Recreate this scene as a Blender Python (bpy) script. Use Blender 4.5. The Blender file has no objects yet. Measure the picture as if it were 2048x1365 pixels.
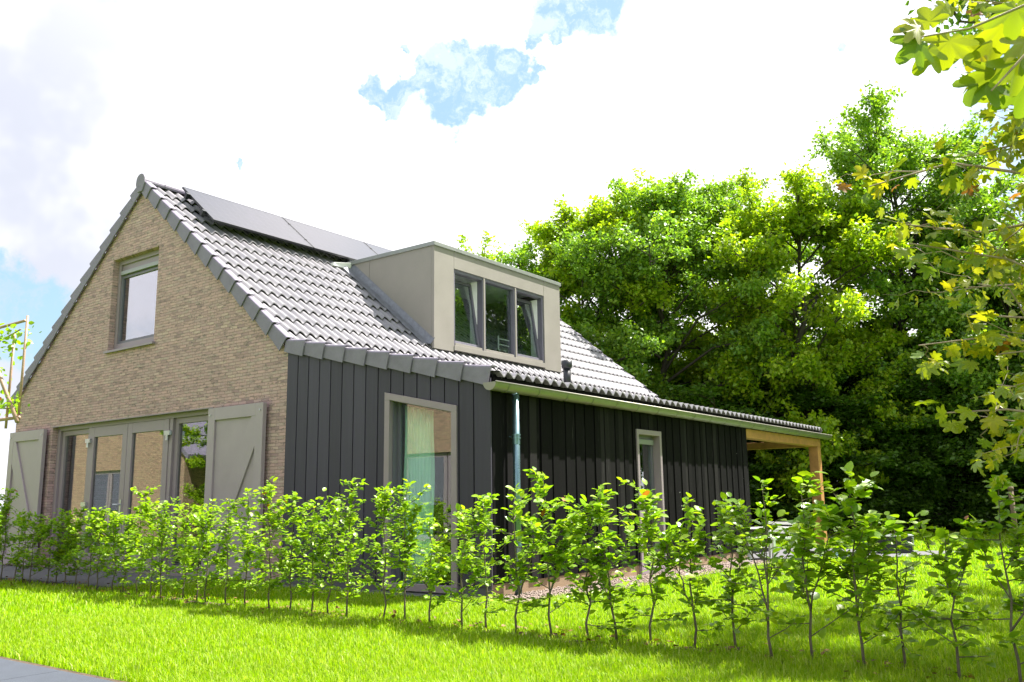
import bpy, math, random
import numpy as np
from mathutils import Vector, Matrix
random.seed(7)
RNG = np.random.default_rng(11)
sc = bpy.context.scene
COL = sc.collection

# ------------------------------------------------------------------ camera
cam_d = bpy.data.cameras.new("camera")
cam = bpy.data.objects.new("camera", cam_d)
COL.objects.link(cam)
cam_d.sensor_width = 36.0
cam_d.lens = 1760.44 / 2048 * 36.0
cam_d.clip_start = 0.05
cam_d.clip_end = 2000
FW = Vector((-0.58834201, 0.78848945, 0.17927094))
RT = Vector((0.79989429, 0.5999829, -0.0137712))
UP = Vector((0.11841795, -0.13529563, 0.98370335))
CAM = Vector((9.759, -7.870, 1.05))
cam.matrix_world = Matrix(((RT.x, UP.x, -FW.x, CAM.x), (RT.y, UP.y, -FW.y, CAM.y),
                           (RT.z, UP.z, -FW.z, CAM.z), (0, 0, 0, 1)))
sc.camera = cam

# ------------------------------------------------------------------ light
SUN_DIR = Vector((0.40, 0.84, 1.58)).normalized()
sd = bpy.data.lights.new("sun", 'SUN')
sd.energy = 4.6
sd.angle = math.radians(0.5)
sd.color = (1.0, 0.955, 0.88)
sun = bpy.data.objects.new("sun", sd)
COL.objects.link(sun)
sun.rotation_euler = SUN_DIR.to_track_quat('Z', 'Y').to_euler()
sun.location = (8, 20, 30)

sc.view_settings.view_transform = 'Standard'
sc.view_settings.look = 'None'
sc.view_settings.gamma = 1.0
sc.view_settings.use_curve_mapping = False
sc.view_settings.exposure = 2.0

w = bpy.data.worlds.new("World")
sc.world = w
w.use_nodes = True
nt = w.node_tree
for n in list(nt.nodes):
    nt.nodes.remove(n)


class G:
    """tiny node-graph helper"""
    def __init__(s, t): s.t = t
    def n(s, ty, **k):
        nd = s.t.nodes.new(ty)
        for a, b in k.items():
            setattr(nd, a, b)
        return nd
    def put(s, sock, v):
        if isinstance(v, bpy.types.NodeSocket):
            s.t.links.new(v, sock)
        elif v is not None:
            if hasattr(sock.default_value, '__len__') and not hasattr(v, '__len__'):
                v = [v] * len(sock.default_value)
            if hasattr(v, '__len__') and len(v) == 3 and len(sock.default_value) == 4:
                v = (*v, 1)
            sock.default_value = v
    def math(s, op, a, b=None, c=None, clamp=False):
        nd = s.n('ShaderNodeMath', operation=op, use_clamp=clamp)
        s.put(nd.inputs[0], a)
        if b is not None: s.put(nd.inputs[1], b)
        if c is not None: s.put(nd.inputs[2], c)
        return nd.outputs[0]
    def vmath(s, op, a, b=None, c=None):
        nd = s.n('ShaderNodeVectorMath', operation=op)
        s.put(nd.inputs[0], a)
        if b is not None: s.put(nd.inputs[1], b)
        if c is not None: s.put(nd.inputs[3] if op == 'SCALE' else nd.inputs[2], c)
        return nd.outputs['Value'] if op in ('DOT_PRODUCT', 'DISTANCE', 'LENGTH') else nd.outputs[0]
    def noise(s, vec, scale, detail=4, rough=0.55, out='Fac', dist=0.0):
        nd = s.n('ShaderNodeTexNoise')
        s.put(nd.inputs['Vector'], vec)
        nd.inputs['Scale'].default_value = scale
        nd.inputs['Detail'].default_value = detail
        nd.inputs['Roughness'].default_value = rough
        nd.inputs['Distortion'].default_value = dist
        return nd.outputs[out]
    def ramp(s, f, stops):
        nd = s.n('ShaderNodeValToRGB')
        s.put(nd.inputs[0], f)
        el = nd.color_ramp.elements
        while len(el) > 1:
            el.remove(el[-1])
        el[0].position = stops[0][0]; el[0].color = (*stops[0][1], 1)
        for p, c in stops[1:]:
            e = el.new(p); e.color = (*c, 1)
        return nd.outputs[0]
    def sstep(s, f, lo, hi):
        nd = s.n('ShaderNodeMapRange', interpolation_type='SMOOTHSTEP')
        s.put(nd.inputs[0], f)
        nd.inputs[1].default_value = lo
        nd.inputs[2].default_value = hi
        return nd.outputs[0]
    def mix(s, f, a, b, mode='MIX'):
        nd = s.n('ShaderNodeMix', data_type='RGBA', blend_type=mode)
        s.put(nd.inputs[0], f); s.put(nd.inputs[6], a); s.put(nd.inputs[7], b)
        return nd.outputs[2]


g = G(nt)
sky = g.n('ShaderNodeTexSky', sky_type='NISHITA')
sky.sun_disc = False
sky.sun_elevation = math.asin(SUN_DIR.z)
sky.sun_rotation = math.atan2(SUN_DIR.x, SUN_DIR.y)
sky.air_density = 1.0
sky.dust_density = 1.5
tc = g.n('ShaderNodeTexCoord')
D = tc.outputs['Generated']
# holes of blue between the clouds: (direction, angular radius)
def sdir(px, py):
    v = FW + RT * ((px - 1024) / 1760.44) - UP * ((py - 682.5) / 1760.44)
    return v.normalized()
HOLES = [(745, 188, .016), (790, 178, .018), (850, 165, .020), (900, 178, .034), (905, 225, .022), (955, 150, .026), (1010, 145, .024), (1050, 150, .014), (935, 125, .016),
         (1085, 75, .015), (1120, 30, .026), (1175, 0, .034), (800, 95, .008), (1690, 100, .010), (490, 325, .006), (30, 640, .045), (-30, 585, .04),
         (1250, -200, .09), (400, -500, .2), (2600, 100, .25), (-900, 300, .2)]
nz = g.n('ShaderNodeTexNoise')
g.put(nz.inputs['Vector'], D)
nz.inputs['Scale'].default_value = 22
nz.inputs['Detail'].default_value = 7
nz.inputs['Roughness'].default_value = 0.6
off = g.vmath('SCALE', g.vmath('SUBTRACT', nz.outputs['Color'], (0.5, 0.5, 0.5)), None, None)
off.node.inputs['Scale'].default_value = 0.095
P = g.vmath('ADD', D, off)
field = None
for px, py, r in HOLES:
    v = sdir(px, py)
    dd = g.vmath('DISTANCE', P, tuple(v))
    q = g.math('DIVIDE', dd, r * (1.22 if 200 < px < 1600 and py >= 0 else 1.0))
    field = q if field is None else g.math('SMOOTH_MIN', field, q, 0.35)
wisp = g.noise(P, 30, 6, 0.65)
hole = g.math('MULTIPLY', g.sstep(field, 1.25, 0.80), g.math('MULTIPLY_ADD', g.sstep(wisp, 0.62, 0.42), 0.3, 0.70))
rest = g.noise(D, 2.3, 6, 0.62)
# away from the part in view the sky is broken cloud
inview = g.vmath('DOT_PRODUCT', D, tuple(FW))
away = g.sstep(inview, 0.55, 0.2)
rb = g.math('MULTIPLY', g.sstep(rest, 0.48, 0.60), away)
hole = g.math('MAXIMUM', hole, rb)
cn = g.noise(D, 3.2, 5, 0.6)
left = g.sstep(g.vmath('DISTANCE', D, tuple(sdir(-150, 420))), 0.62, 0.1)
shade = g.math('MULTIPLY', left, g.sstep(cn, 0.35, 0.62))
cloud = g.mix(shade, (4.85, 4.75, 4.95), (2.3, 2.4, 2.75))
blue = g.mix(0.75, sky.outputs[0], (1.25, 1.95, 2.35))
col = g.mix(hole, cloud, blue)
bg = g.n('ShaderNodeBackground')
g.put(bg.inputs[0], col)
bg.inputs[1].default_value = 0.09
wo = g.n('ShaderNodeOutputWorld')
nt.links.new(bg.outputs[0], wo.inputs[0])


# ------------------------------------------------------------------ materials
def mat(name):
    m = bpy.data.materials.new(name)
    m.use_nodes = True
    for n in list(m.node_tree.nodes):
        m.node_tree.nodes.remove(n)
    g = G(m.node_tree)
    out = g.n('ShaderNodeOutputMaterial')
    return m, g, out


def principled(g, out, col, rough=0.6, metal=0.0, bump=None, bstr=0.3, bdist=0.01, spec=0.5, coat=0.0):
    p = g.n('ShaderNodeBsdfPrincipled')
    g.put(p.inputs['Base Color'], col)
    g.put(p.inputs['Roughness'], rough)
    g.put(p.inputs['Metallic'], metal)
    g.put(p.inputs['Specular IOR Level'], spec)
    g.put(p.inputs['Coat Weight'], coat)
    if bump is not None:
        b = g.n('ShaderNodeBump')
        b.inputs['Strength'].default_value = bstr
        b.inputs['Distance'].default_value = bdist
        g.put(b.inputs['Height'], bump)
        g.t.links.new(b.outputs[0], p.inputs['Normal'])
    if out is not None:
        g.t.links.new(p.outputs[0], out.inputs[0])
    return p


def m_simple(name, col, rough=0.6, metal=0.0, var=0.12, scale=9.0, bump=0.15, spec=0.5):
    m, g, out = mat(name)
    co = g.n('ShaderNodeTexCoord').outputs['Object']
    n1 = g.noise(co, scale, 5, 0.6)
    n2 = g.noise(co, scale * 14, 3, 0.6)
    f = g.math('ADD', g.math('MULTIPLY', n1, 0.7), g.math('MULTIPLY', n2, 0.3))
    a = tuple(min(1, c * (1 - var * 1.6)) for c in col)
    b = tuple(min(1, c * (1 + var * 1.6)) for c in col)
    c = g.ramp(f, [(0.3, a), (0.7, b)])
    r = g.math('MULTIPLY_ADD', n1, 0.25, rough - 0.12)
    principled(g, out, c, r, metal, n2, bump, 0.004, spec)
    return m


def m_brick(name="beige_brick", tint=None):
    m, g, out = mat(name)
    co = g.n('ShaderNodeTexCoord').outputs['Object']
    sp = g.n('ShaderNodeSeparateXYZ'); g.put(sp.inputs[0], co)
    u = g.math('ADD', sp.outputs[0], sp.outputs[1])
    cb = g.n('ShaderNodeCombineXYZ'); g.put(cb.inputs[0], u); g.put(cb.inputs[1], sp.outputs[2])
    wob = g.noise(co, 16, 3, 0.6, 'Color')
    wv = g.vmath('SCALE', g.vmath('SUBTRACT', wob, (0.5, 0.5, 0.5)))
    wv.node.inputs['Scale'].default_value = 0.012
    uv = g.vmath('ADD', cb.outputs[0], wv)
    br = g.n('ShaderNodeTexBrick')
    br.offset = 0.37; br.offset_frequency = 2; br.squash = 1.0
    g.put(br.inputs['Vector'], uv)
    br.inputs['Color1'].default_value = (0, 0, 0, 1)
    br.inputs['Color2'].default_value = (1, 1, 1, 1)
    br.inputs['Mortar'].default_value = (0.5, 0.5, 0.5, 1)
    br.inputs['Scale'].default_value = 1.0
    br.inputs['Mortar Size'].default_value = 0.0045
    br.inputs['Mortar Smooth'].default_value = 0.25
    br.inputs['Bias'].default_value = 0.0
    br.inputs['Brick Width'].default_value = 0.175
    br.inputs['Row Height'].default_value = 0.0462
    tone = g.ramp(br.outputs['Color'], [(0.0, (0.29, 0.188, 0.205)), (0.22, (0.42, 0.266, 0.275)), (0.5, (0.485, 0.304, 0.305)),
                                        (0.78, (0.39, 0.265, 0.27)), (1.0, (0.50, 0.35, 0.325))])
    # dark kiln smudges stretched along the courses
    st = g.n('ShaderNodeMapping'); g.put(st.inputs[0], cb.outputs[0]); st.inputs['Scale'].default_value = (1, 3.2, 1)
    sm = g.noise(st.outputs[0], 7, 7, 0.8)
    smf = g.sstep(sm, 0.53, 0.585)
    big = g.noise(co, 0.9, 3, 0.5)
    smf = g.math('MULTIPLY', smf, g.math('MULTIPLY_ADD', big, 1.1, 0.15))
    c = g.mix(smf, tone, (0.10, 0.085, 0.085))
    grey = g.sstep(g.noise(st.outputs[0], 5, 4, 0.6), 0.52, 0.68)
    c = g.mix(g.math('MULTIPLY', grey, 0.45), c, (0.33, 0.30, 0.27))
    fine = g.noise(co, 90, 3, 0.7)
    c = g.mix(g.math('MULTIPLY', g.sstep(fine, 0.4, 0.75), 0.25), c, (0.5, 0.42, 0.32))
    c = g.mix(g.math('MULTIPLY', br.outputs['Fac'], 0.7), c, (0.15, 0.12, 0.11))
    if tint: c = g.mix(1.0, c, tint, 'MULTIPLY')
    h = g.math('SUBTRACT', g.math('MULTIPLY', fine, 0.35), br.outputs['Fac'])
    principled(g, out, c, 0.9, 0, h, 0.6, 0.008, 0.2)
    return m


def m_leaf(name, cols, trans=0.45, brown=0.0, rough=0.42, tcol=None, bright=1.0, browncol=(0.30, 0.10, 0.02)):
    m, g, out = mat(name)
    geo = g.n('ShaderNodeNewGeometry')
    rnd = geo.outputs['Random Per Island']
    n = len(cols)
    c = g.ramp(rnd, [(i / (n - 1) * (1 - brown) * 0.98, tuple(x * bright for x in cc)) for i, cc in enumerate(cols)])
    if brown > 0:
        c = g.mix(g.math('GREATER_THAN', rnd, 1 - brown), c, browncol)
    co = g.n('ShaderNodeTexCoord').outputs['Object']
    c = g.mix(g.math('MULTIPLY', g.noise(co, 1.3, 3), 0.5), c, g.mix(1.0, c, (0.75, 0.85, 0.9), 'MULTIPLY'))
    p = principled(g, None, c, rough, 0, None)
    p.inputs['Specular IOR Level'].default_value = 0.18 if 'grass' in name else 0.4
    tr = g.n('ShaderNodeBsdfTranslucent')
    tm = tcol or (1.25, 1.35, 0.5)
    g.put(tr.inputs[0], g.mix(1.0, c, tm, 'MULTIPLY'))
    mx = g.n('ShaderNodeMixShader'); mx.inputs[0].default_value = trans
    g.t.links.new(p.outputs[0], mx.inputs[1]); g.t.links.new(tr.outputs[0], mx.inputs[2])
    g.t.links.new(mx.outputs[0], out.inputs[0])
    return m


def m_glass(name, tint=(0.75, 0.8, 0.78), boost=1.6, base=0.05):
    m, g, out = mat(name)
    geo = g.n('ShaderNodeNewGeometry')
    cs = g.math('ABSOLUTE', g.vmath('DOT_PRODUCT', geo.outputs['Normal'], geo.outputs['Incoming']))
    fres = g.math('MULTIPLY_ADD', g.math('POWER', g.math('SUBTRACT', 1.0, cs, clamp=True), 5.0), 0.9, 0.05)
    co = g.n('ShaderNodeTexCoord').outputs['Object']
    b = g.n('ShaderNodeBump'); b.inputs['Strength'].default_value = 0.02; b.inputs['Distance'].default_value = 0.02
    g.put(b.inputs['Height'], g.noise(co, 1.5, 1))
    gl = g.n('ShaderNodeBsdfGlossy'); gl.inputs['Roughness'].default_value = 0.0
    gl.inputs['Color'].default_value = (0.95, 0.97, 1, 1)
    g.t.links.new(b.outputs[0], gl.inputs['Normal'])
    tp = g.n('ShaderNodeBsdfTransparent'); tp.inputs[0].default_value = (*tint, 1)
    mx = g.n('ShaderNodeMixShader')
    g.put(mx.inputs[0], g.math('MULTIPLY_ADD', fres, boost, base, clamp=True))
    g.t.links.new(tp.outputs[0], mx.inputs[1]); g.t.links.new(gl.outputs[0], mx.inputs[2])
    g.t.links.new(mx.outputs[0], out.inputs[0])
    return m


def m_timber():
    m, g, out = mat("black_stained_timber")
    co = g.n('ShaderNodeTexCoord').outputs['Object']
    rnd = g.n('ShaderNodeNewGeometry').outputs['Random Per Island']
    mp = g.n('ShaderNodeMapping'); g.put(mp.inputs[0], co); mp.inputs['Scale'].default_value = (30, 30, 1.2)
    gr = g.noise(mp.outputs[0], 1.5, 5, 0.7)
    c = g.ramp(rnd, [(0.0, (0.004, 0.0036, 0.0042)), (0.7, (0.007, 0.0064, 0.0072)), (0.88, (0.011, 0.010, 0.011)), (1.0, (0.022, 0.020, 0.021))])
    wear = g.math('MULTIPLY', g.sstep(gr, 0.58, 0.8), g.math('GREATER_THAN', g.math('FRACT', g.math('MULTIPLY', rnd, 7.3)), 0.62))
    c = g.mix(g.math('MULTIPLY', wear, 0.6), c, (0.12, 0.115, 0.115))
    vo = g.n('ShaderNodeTexVoronoi'); g.put(vo.inputs['Vector'], co); vo.inputs['Scale'].default_value = 3.1
    spk = g.math('LESS_THAN', vo.outputs['Distance'], 0.026)
    c = g.mix(spk, c, (0.5, 0.5, 0.48))
    principled(g, out, c, g.math('MULTIPLY_ADD', gr, 0.3, 0.6), 0, gr, 0.5, 0.006, 0.07)
    return m


def m_tile():
    m, g, out = mat("anthracite_roof_tile")
    co = g.n('ShaderNodeTexCoord').outputs['Object']
    n1 = g.noise(co, 2.5, 5, 0.65); n2 = g.noise(co, 60, 4, 0.6)
    c = g.ramp(n1, [(0.3, (0.15, 0.145, 0.165)), (0.7, (0.215, 0.205, 0.22))])
    c = g.mix(g.math('MULTIPLY', g.sstep(n2, 0.45, 0.7), 0.3), c, (0.20, 0.185, 0.18))
    principled(g, out, c, g.math('MULTIPLY_ADD', n2, 0.12, 0.42), 0, n2, 0.2, 0.004, 0.6)
    return m


def m_ground():
    m, g, out = mat("lawn_soil")
    co = g.n('ShaderNodeTexCoord').outputs['Object']
    n1 = g.noise(co, 0.8, 5, 0.6); n2 = g.noise(co, 40, 4, 0.7)
    f = g.math('ADD', g.math('MULTIPLY', n1, 0.5), g.math('MULTIPLY', n2, 0.5))
    c = g.ramp(f, [(0.3, (0.08, 0.18, 0.003)), (0.55, (0.13, 0.26, 0.004)), (0.75, (0.18, 0.30, 0.01))])
    principled(g, out, c, 0.95, 0, n2, 1.0, 0.03, 0.03)
    return m


M = {}
M['brick'] = m_brick()
M['tanbrick'] = m_brick('tan_brick', (0.80, 0.80, 0.58))
M['tile'] = m_tile()
M['verge'] = m_simple("verge_tile_grey", (0.160, 0.140, 0.190), 0.6, 0, 0.14, 5, 0.12)
def m_board(name, a, b, rough):
    m, g, out = mat(name)
    co = g.n('ShaderNodeTexCoord').outputs['Object']
    rnd = g.n('ShaderNodeNewGeometry').outputs['Random Per Island']
    mp = g.n('ShaderNodeMapping'); g.put(mp.inputs[0], co); mp.inputs['Scale'].default_value = (22, 22, 1.0)
    st = g.noise(mp.outputs[0], 1.2, 5, 0.65)
    c = g.ramp(g.math('MULTIPLY_ADD', st, 0.55, g.math('MULTIPLY', rnd, 0.45)), [(0.2, a), (0.8, b)])
    sp = g.n('ShaderNodeSeparateXYZ'); g.put(sp.inputs[0], co)
    spl = g.math('MULTIPLY', g.sstep(sp.outputs[2], 0.55, 0.1), g.sstep(g.noise(co, 14, 5, 0.7), 0.45, 0.7))
    c = g.mix(g.math('MULTIPLY', spl, 0.5), c, (0.12, 0.10, 0.08))
    principled(g, out, c, rough, 0, st, 0.15, 0.003, 0.35)
    return m


M['clad'] = m_board('anthracite_panel', (0.034, 0.029, 0.046), (0.056, 0.048, 0.076), 0.6)
M['cladback'] = m_simple("cladding_batten_dark", (0.006, 0.006, 0.007), 0.8)
M['timber'] = m_timber()
M['frame'] = m_simple("taupe_painted_frame", (0.24, 0.192, 0.22), 0.42, 0, 0.04, 4, 0.04)
M['shutter'] = m_simple("taupe_shutter_paint", (0.305, 0.25, 0.285), 0.5, 0, 0.05, 4, 0.05)
M['panel'] = m_simple("dormer_taupe_panel", (0.225, 0.205, 0.185), 0.55, 0, 0.04, 3, 0.03)
M['cap'] = m_simple("dormer_trim_grey", (0.24, 0.25, 0.24), 0.4, 0.3, 0.05, 6, 0.05)
M['sash'] = m_simple("grey_sash_frame", (0.115, 0.108, 0.14), 0.4, 0, 0.05, 4, 0.03)
M['white'] = m_simple("white_paint", (0.78, 0.78, 0.76), 0.45, 0, 0.03, 6, 0.03)
M['pine'] = m_simple("orange_pine_timber", (0.42, 0.20, 0.07), 0.6, 0, 0.2, 6, 0.2)
M['plinth'] = m_simple("tan_plinth_render", (0.24, 0.165, 0.10), 0.85, 0, 0.12, 7, 0.3)
M['concrete'] = m_simple("grey_concrete", (0.085, 0.083, 0.09), 0.85, 0, 0.12, 4, 0.3)
M['paving'] = m_simple("bluegrey_paving", (0.035, 0.043, 0.058), 0.8, 0, 0.10, 6, 0.3)
M['terrace'] = m_simple("pale_terrace_paving", (0.09, 0.088, 0.10), 0.8, 0, 0.08, 3, 0.2)
M['zinc'] = m_simple("weathered_zinc_gutter", (0.26, 0.25, 0.21), 0.5, 0.75, 0.08, 5, 0.05)
M['pipe'] = m_simple("zinc_downpipe", (0.16, 0.25, 0.28), 0.3, 0.8, 0.08, 4, 0.05)
M['steel'] = m_simple("hinge_steel", (0.5, 0.52, 0.54), 0.3, 0.8, 0.05, 9, 0.02)
M['lead'] = m_simple("lead_flashing", (0.15, 0.155, 0.18), 0.45, 0.3, 0.2, 12, 0.5)
M['black'] = m_simple("black_plastic", (0.012, 0.014, 0.018), 0.38, 0, 0.1, 6, 0.04)
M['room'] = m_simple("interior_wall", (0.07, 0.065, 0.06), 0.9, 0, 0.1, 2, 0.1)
M['curtain'] = m_simple("pale_curtain_cloth", (0.62, 0.86, 0.74), 0.9, 0, 0.04, 4, 0.1)
M['teal'] = m_simple("teal_blind_cloth", (0.25, 0.42, 0.38), 0.9, 0, 0.06, 4, 0.1)
M['bamboo'] = m_simple("bamboo_cane", (0.30, 0.19, 0.13), 0.55, 0, 0.2, 14, 0.2)
M['bark'] = m_simple("tree_bark", (0.055, 0.045, 0.035), 0.9, 0, 0.3, 20, 0.8)
M['twig'] = m_simple("beech_stem_bark", (0.12, 0.10, 0.065), 0.8, 0, 0.3, 40, 0.5)
M['maplebark'] = m_simple("maple_twig_bark", (0.25, 0.19, 0.12), 0.75, 0, 0.25, 30, 0.4)
M['soil'] = m_simple("dark_soil", (0.07, 0.045, 0.028), 0.95, 0, 0.35, 22, 1.0)
M['gravel'] = m_simple("pink_gravel", (0.24, 0.185, 0.155), 0.9, 0, 0.3, 40, 1.0)
M['postwood'] = m_simple("weathered_post_wood", (0.12, 0.08, 0.045), 0.85, 0, 0.25, 12, 0.5)
M['ground'] = m_ground()
M['glass'] = m_glass("window_glass", (0.86, 0.92, 0.90), 1.0, 0.10)
M['glassroom'] = m_glass("dark_window_glass", (0.7, 0.75, 0.72), 1.0, 0.17)
M['skyglass'] = m_glass("upper_window_glass", (0.5, 0.5, 0.6), 1.0, 0.28)
mm, gg, oo = mat("solar_cell_glass")
cc = gg.n('ShaderNodeTexCoord').outputs['Object']
vo = gg.n('ShaderNodeTexBrick'); gg.put(vo.inputs['Vector'], cc)
vo.offset = 0; vo.inputs['Scale'].default_value = 1; vo.inputs['Brick Width'].default_value = .165; vo.inputs['Row Height'].default_value = .165
vo.inputs['Mortar Size'].default_value = .0035
vo.inputs['Color1'].default_value = (0.010, 0.010, 0.018, 1); vo.inputs['Color2'].default_value = (0.014, 0.013, 0.024, 1)
vo.inputs['Mortar'].default_value = (0.05, 0.05, 0.06, 1)
sp_ = principled(gg, oo, vo.outputs['Color'], 0.28, 0, None, spec=0.8)
sp_.inputs['Coat Weight'].default_value = 0.15
sp_.inputs['Coat Roughness'].default_value = 0.22
M['solar'] = mm

BEECH = [(0.20, 0.34, 0.012), (0.27, 0.40, 0.012), (0.15, 0.28, 0.018), (0.33, 0.43, 0.014), (0.18, 0.31, 0.035)]
TREE = [(0.17, 0.30, 0.025), (0.24, 0.37, 0.02), (0.13, 0.26, 0.05), (0.29, 0.41, 0.025), (0.18, 0.30, 0.08)]  # blue in some greens puts pale sky reflections into the leaf colour
M['beech'] = m_leaf("beech_leaves", BEECH, 0.45, 0.008, 0.36)
M['tree'] = m_leaf("tree_leaves", TREE, 0.42)
M['treeyellow'] = m_leaf("sunny_tree_leaves", [(0.25, 0.37, 0.012), (0.33, 0.41, 0.014), (0.17, 0.30, 0.012), (0.37, 0.43, 0.02)], 0.5)
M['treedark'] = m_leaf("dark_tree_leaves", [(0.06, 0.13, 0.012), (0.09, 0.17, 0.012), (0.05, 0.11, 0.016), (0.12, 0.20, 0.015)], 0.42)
M['maple'] = m_leaf("maple_leaves", [(0.19, 0.27, 0.02), (0.30, 0.33, 0.015), (0.14, 0.23, 0.03), (0.38, 0.35, 0.015), (0.22, 0.29, 0.06)], 0.45, 0.02, 0.4,
                    (1.2, 1.15, 0.4), browncol=(0.28, 0.13, 0.03))
M['grass'] = m_leaf("grass_blades", [(0.20, 0.33, 0.003), (0.27, 0.395, 0.003), (0.17, 0.31, 0.003), (0.32, 0.42, 0.006), (0.42, 0.46, 0.13)], 0.45, 0.0, 0.5,
                    (1.25, 1.35, 0.35))


# ------------------------------------------------------------------ object helpers
def empty(name, loc=(0, 0, 0), rz=0.0):
    o = bpy.data.objects.new(name, None)
    o.empty_display_size = 0.3
    COL.objects.link(o)
    o.location = loc
    o.rotation_euler = (0, 0, rz)
    return o


def tag(o, label=None, cat=None, group=None, kind=None):
    if label: o['label'] = label
    if cat: o['category'] = cat
    if group: o['group'] = group
    if kind: o['kind'] = kind
    return o


def mesh_np(name, verts, faces, mats, parent=None, smooth=False, matidx=None):
    """faces: list of index lists OR (n,k) int array"""
    me = bpy.data.meshes.new(name)
    if isinstance(faces, np.ndarray):
        nv, nf, k = len(verts), faces.shape[0], faces.shape[1]
        me.vertices.add(nv)
        me.vertices.foreach_set('co', np.asarray(verts, np.float32).ravel())
        me.loops.add(nf * k)
        me.loops.foreach_set('vertex_index', faces.astype(np.int32).ravel())
        me.polygons.add(nf)
        me.polygons.foreach_set('loop_start', np.arange(0, nf * k, k, dtype=np.int32))
        me.update(calc_edges=True)
    else:
        me.from_pydata([tuple(v) for v in verts], [], faces)
        me.update()
    for m in (mats if isinstance(mats, (list, tuple)) else [mats]):
        me.materials.append(m)
    if matidx is not None:
        me.polygons.foreach_set('material_index', np.asarray(matidx, np.int32))
    if smooth:
        me.polygons.foreach_set('use_smooth', np.ones(len(me.polygons), bool))
    o = bpy.data.objects.new(name, me)
    COL.objects.link(o)
    if parent is not None:
        o.parent = parent
    return o


class MB:
    """mesh builder with an optional (u,v,d) -> xyz frame"""
    def __init__(s, F=None):
        s.v = []; s.f = []; s.F = F or (lambda u, v, d: (u, v, d)); s.sm = False
    def add(s, pts, faces):
        b = len(s.v)
        s.v += [s.F(*p) for p in pts]
        s.f += [[b + i for i in f] for f in faces]
        return s
    def box(s, u0, u1, v0, v1, d0, d1):
        p = [(u, v, d) for d in (d0, d1) for v in (v0, v1) for u in (u0, u1)]
        return s.add(p, [(0, 1, 3, 2), (4, 6, 7, 5), (0, 4, 5, 1), (2, 3, 7, 6), (0, 2, 6, 4), (1, 5, 7, 3)])
    def prism(s, poly, d0, d1):
        n = len(poly)
        p = [(u, v, d0) for u, v in poly] + [(u, v, d1) for u, v in poly]
        f = [tuple(range(n)), tuple(range(2 * n - 1, n - 1, -1))]
        f += [(i, n + i, n + (i + 1) % n, (i + 1) % n) for i in range(n)]
        return s.add(p, f)
    def ring(s, u0, u1, v0, v1, wd, d0, d1, wb=None, wt=None):
        wb = wd if wb is None else wb; wt = wd if wt is None else wt
        s.box(u0, u0 + wd, v0, v1, d0, d1); s.box(u1 - wd, u1, v0, v1, d0, d1)
        s.box(u0 + wd, u1 - wd, v0, v0 + wb, d0, d1 - .001); s.box(u0 + wd, u1 - wd, v1 - wt, v1, d0, d1 - .001)
        return s
    def tube(s, pts, rads, n=8, cap=True):
        pts = [Vector(p) for p in pts]
        b = len(s.v); prev = None
        for i, p in enumerate(pts):
            t = (pts[min(i + 1, len(pts) - 1)] - pts[max(i - 1, 0)])
            if t.length < 1e-9: t = Vector((0, 0, 1))
            t.normalize()
            if prev is None:
                a = Vector((0, 0, 1)) if abs(t.z) < 0.9 else Vector((1, 0, 0))
                x = t.cross(a).normalized()
            else:
                x = (prev - t * prev.dot(t))
                x = x.normalized() if x.length > 1e-6 else t.orthogonal().normalized()
            prev = x
            y = t.cross(x)
            r = rads[i] if hasattr(rads, '__len__') else rads
            for k in range(n):
                a = 2 * math.pi * k / n
                s.v.append(tuple(p + x * (r * math.cos(a)) + y * (r * math.sin(a))))
        for i in range(len(pts) - 1):
            for k in range(n):
                a = b + i * n + k; c = b + i * n + (k + 1) % n
                s.f.append([a, c, c + n, a + n])
        if cap:
            s.f.append([b + k for k in range(n)][::-1])
            e = b + (len(pts) - 1) * n
            s.f.append([e + k for k in range(n)])
        return s
    def build(s, name, m, parent=None, smooth=False, bevel=0.0):
        o = mesh_np(name, s.v, s.f, m, parent, smooth)
        import bmesh
        bm = bmesh.new(); bm.from_mesh(o.data)
        bmesh.ops.recalc_face_normals(bm, faces=bm.faces)
        bm.to_mesh(o.data); bm.free()
        if bevel:
            md = o.modifiers.new('b', 'BEVEL'); md.width = bevel; md.segments = 2; md.limit_method = 'ANGLE'
        return o


FG = lambda u, v, d: (u, -d, v)            # gable plane y=0: u=x, v=z, d outward
X1 = 3.563
FL = lambda u, v, d: (X1 + d, u, v)        # long wall: u=y
XD = -0.524
FD = lambda u, v, d: (XD + d, u, v)        # dormer front


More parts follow.
